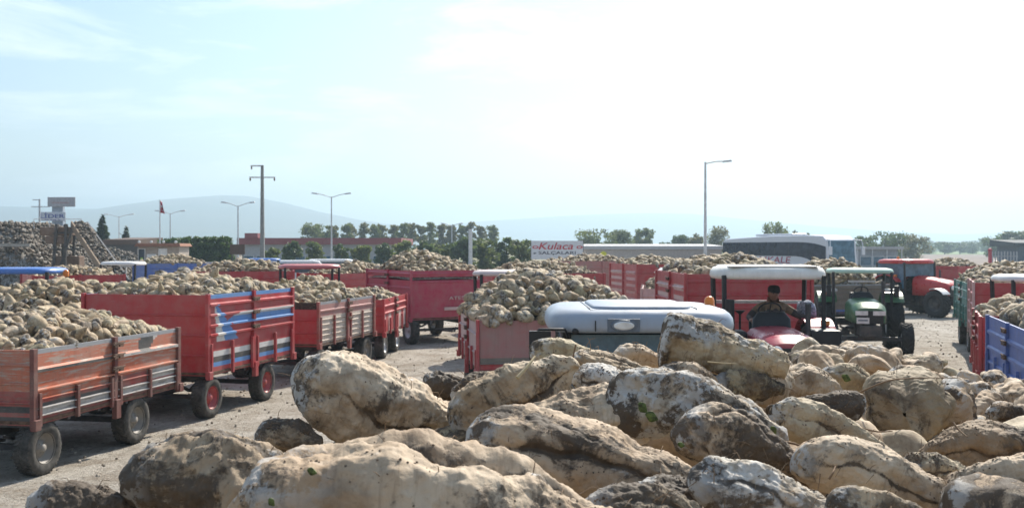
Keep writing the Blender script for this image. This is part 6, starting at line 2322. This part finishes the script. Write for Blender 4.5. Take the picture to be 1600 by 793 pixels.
tag(link('sugar_beet_heap', fast_mesh('sugar_beet_heap', np.concatenate([Va, Vb]), np.concatenate([Qa, Qb + len(Va)]), M_BEET, True, {'rid': np.concatenate([Ra, Rb]), 'crown': np.concatenate([Ca, Cb])})),
    'soil and buried beets under the front heap', 'sugar beets', kind='stuff')

# loose soil crumbs and fine root hairs on the big beets
rgc = np.random.default_rng(808)
crumb_p, hairs = [], MB()
for me, M, S in HERO_M:
    n = len(me.vertices)
    co = np.zeros(n * 3, np.float32); me.vertices.foreach_get('co', co)
    no = np.zeros(n * 3, np.float32); me.vertices.foreach_get('normal', no)
    Mr = np.array(M.to_3x3())
    co = co.reshape(-1, 3) @ Mr.T + np.array(M.translation)
    no = no.reshape(-1, 3) @ Mr.T
    up = np.nonzero((no[:, 2] > .25) & (fbm(co / .035, 2) > .12))[0]
    if len(up):
        crumb_p.append(co[rgc.choice(up, min(len(up), 110))])
    vis = np.nonzero((no[:, 1] < .3) | (no[:, 2] > .3))[0]
    wgt = .08 + S[vis]
    for k in rgc.choice(vis, 26, p=wgt / wgt.sum()):
        p, d = Vector(co[k]), Vector(no[k])
        t = (Vector(rgc.normal(size=3)) + d * .3).normalized()
        ln = rgc.uniform(.008, .032)
        hairs.tube([p - d * .001, p + d * ln * .30 + t * ln * .4, p + d * ln * .22 + t * ln * .9 - Vector((0, 0, ln * .2))], [.0007, .0005, .0003], 4)
cV, cQ, cR, cC = merge_beets(np.concatenate(crumb_p), [beet_shape(6, 5, 6, .0062, .0030, tail=.4, peak=.5, rough=.2)], 62, .42, .6)
tag(link('soil_crumbs', fast_mesh('soil_crumbs', cV, cQ, plain('dry_crumb', (0.20, 0.15, 0.105), .95, vary=.4, scale=90), False)), 'soil crumbs lying on the big beets', 'soil', kind='stuff')
tag(hairs.build('root_hairs', plain('root_hair', (0.22, 0.15, 0.09), .9)), 'fine root hairs on the big beets', 'root hairs', kind='stuff')

# dry roots, stalks and leaf scraps lying on the heap
M_STRAW = plain('dry_root', (0.20, 0.13, 0.075), .9)
M_STRAW2 = plain('straw', (0.48, 0.38, 0.22), .8)
M_LEAFS = plain('fresh_leaf', (0.10, 0.14, 0.03), .6, vary=.5, scale=150)


def strand(pts, r, mat, label):
    P_ = [at(*q) for q in pts]
    out = []
    for i in range(len(P_) - 1):
        p0, p1, p2, p3 = P_[max(i - 1, 0)], P_[i], P_[i + 1], P_[min(i + 2, len(P_) - 1)]
        for k in range(5):
            t = k / 5
            out.append(.5 * ((2 * p1) + (p2 - p0) * t + (2 * p0 - 5 * p1 + 4 * p2 - p3) * t * t + (3 * p1 - p0 - 3 * p2 + p3) * t ** 3))
    out.append(P_[-1])
    n = len(out)
    tag(MB().tube(out, [r * (1 - .6 * k / n) for k in range(n)], 6).build('root_strand', mat), label, 'root strand', 'loose root strands on the heap')


strand([(1225, 690, 1.68), (1245, 694, 1.66), (1262, 705, 1.65), (1264, 720, 1.65), (1248, 732, 1.66), (1246, 742, 1.66)], .0022, M_STRAW, 'curly dark root strand hanging right of the scraped crown')
strand([(900, 538, 2.1), (896, 556, 2.1), (897, 578, 2.1), (908, 590, 2.08)], .0018, M_STRAW, 'thin upright root strand before the beet against the cab window')
strand([(905, 574, 2.07), (930, 572, 2.05), (960, 570, 2.03)], .0015, M_STRAW2, 'straw coloured strand lying on the twisted tailed beet')
strand([(1106, 565, 2.06), (1130, 567, 2.04), (1150, 568, 2.04)], .0015, M_STRAW2, 'straight straw lying on the flank of the cut beet on top')
strand([(1345, 612, 2.2), (1390, 594, 2.2), (1440, 590, 2.25), (1495, 590, 2.4)], .002, M_STRAW, 'long dry strand draped over the big round brown beet')
strand([(1345, 668, 2.0), (1372, 674, 1.98), (1395, 673, 1.98)], .002, M_STRAW, 'short strand below the big round brown beet')
strand([(1490, 660, 1.85), (1500, 672, 1.83), (1512, 682, 1.8)], .002, M_STRAW, 'short dark strand on the rough muddy beet')
strand([(1296, 748, 1.4), (1302, 738, 1.4), (1306, 728, 1.42)], .0018, M_STRAW, 'short upright strand on the mottled grey beet')
strand([(808, 590, 1.88), (826, 570, 1.9), (836, 556, 1.92)], .004, M_STRAW2, 'stiff pale stalk at the root end of the cracked brown beet')


def leaf(x, y, d, s, a, label, mat=None):
    c = at(x, y, d)
    vs, fs = [], []
    n = 7
    for i in range(n):
        t = i / (n - 1)
        w = math.sin(math.pi * min(1, t * .9 + .08)) * .36
        for q in (-1, 0, 1):
            vs.append(c + Matrix.Rotation(a, 3, 'Y') @ Vector(((t - .5) * s, -.004 + .25 * s * (t - .5) ** 2, q * w * s + .05 * s * math.sin(t * 7))) + Vector((0, -abs(q) * .06 * s, 0)))
    for i in range(n - 1):
        for q in (0, 1):
            fs.append((i * 3 + q, (i + 1) * 3 + q, (i + 1) * 3 + q + 1, i * 3 + q + 1))
    o = MB().add(vs, fs, 0, True).build('leaf_scrap', mat or M_LEAFS)
    m = o.modifiers.new('t', 'SOLIDIFY'); m.thickness = .0012
    tag(o, label, 'leaf scrap', 'green leaf scraps on the heap')


leaf(488, 735, 1.03, .010, .4, 'bright green leaf scrap on the left part of the largest nearest beet')
leaf(425, 783, 1.02, .009, 1.0, 'yellow green leaf scrap near the bottom edge left of the largest beet')
leaf(1004, 636, 1.66, .020, .9, 'green leaf stub between the greenish beet and the scraped crown')
leaf(1018, 650, 1.64, .022, .5, 'second green leaf stub just right of the first beside the scraped crown')
leaf(1208, 672, 1.66, .016, 1.2, 'dark green leaf remains at the right end of the scraped crown')
leaf(1064, 694, 1.5, .011, .3, 'small green scrap on top of the lumpy tan beet')
leaf(1322, 590, 2.66, .026, .5, 'green shred on the speckled beet behind the smooth pale one')

# clods and chips of soil scattered over the yard
rg = np.random.default_rng(99)
nC = 4200
cxs = rg.uniform(-14, 22, nC)
cys = rg.uniform(9, 48, nC)
k_ = (sdist(cxs, cys) > 3.2)
cxs, cys = cxs[k_], cys[k_]
ico = beet_shape(5, 5, 6, .06, .028, tail=.4, peak=.5, rough=.2)
pos = np.stack([cxs, cys, np.full(len(cxs), .012)], 1)
Vc, Qc, Rc, Cc = merge_beets(pos, [ico], 61, .75, .3)
def clod_mat():
    m, nt, b = new_mat('clods')
    a = N(nt, 'ShaderNodeAttribute', attribute_name='rid').outputs['Fac']
    nt.links.new(mixc(nt, a, (0.15, 0.115, 0.08), (0.48, 0.42, 0.34)), b.inputs['Base Color'])
    b.inputs['Roughness'].default_value = .95
    return m
tag(link('clods', fast_mesh('clods', Vc, Qc, clod_mat(), False, {'rid': Rc})), 'clods and beet chips scattered over the yard', 'clods', kind='stuff')
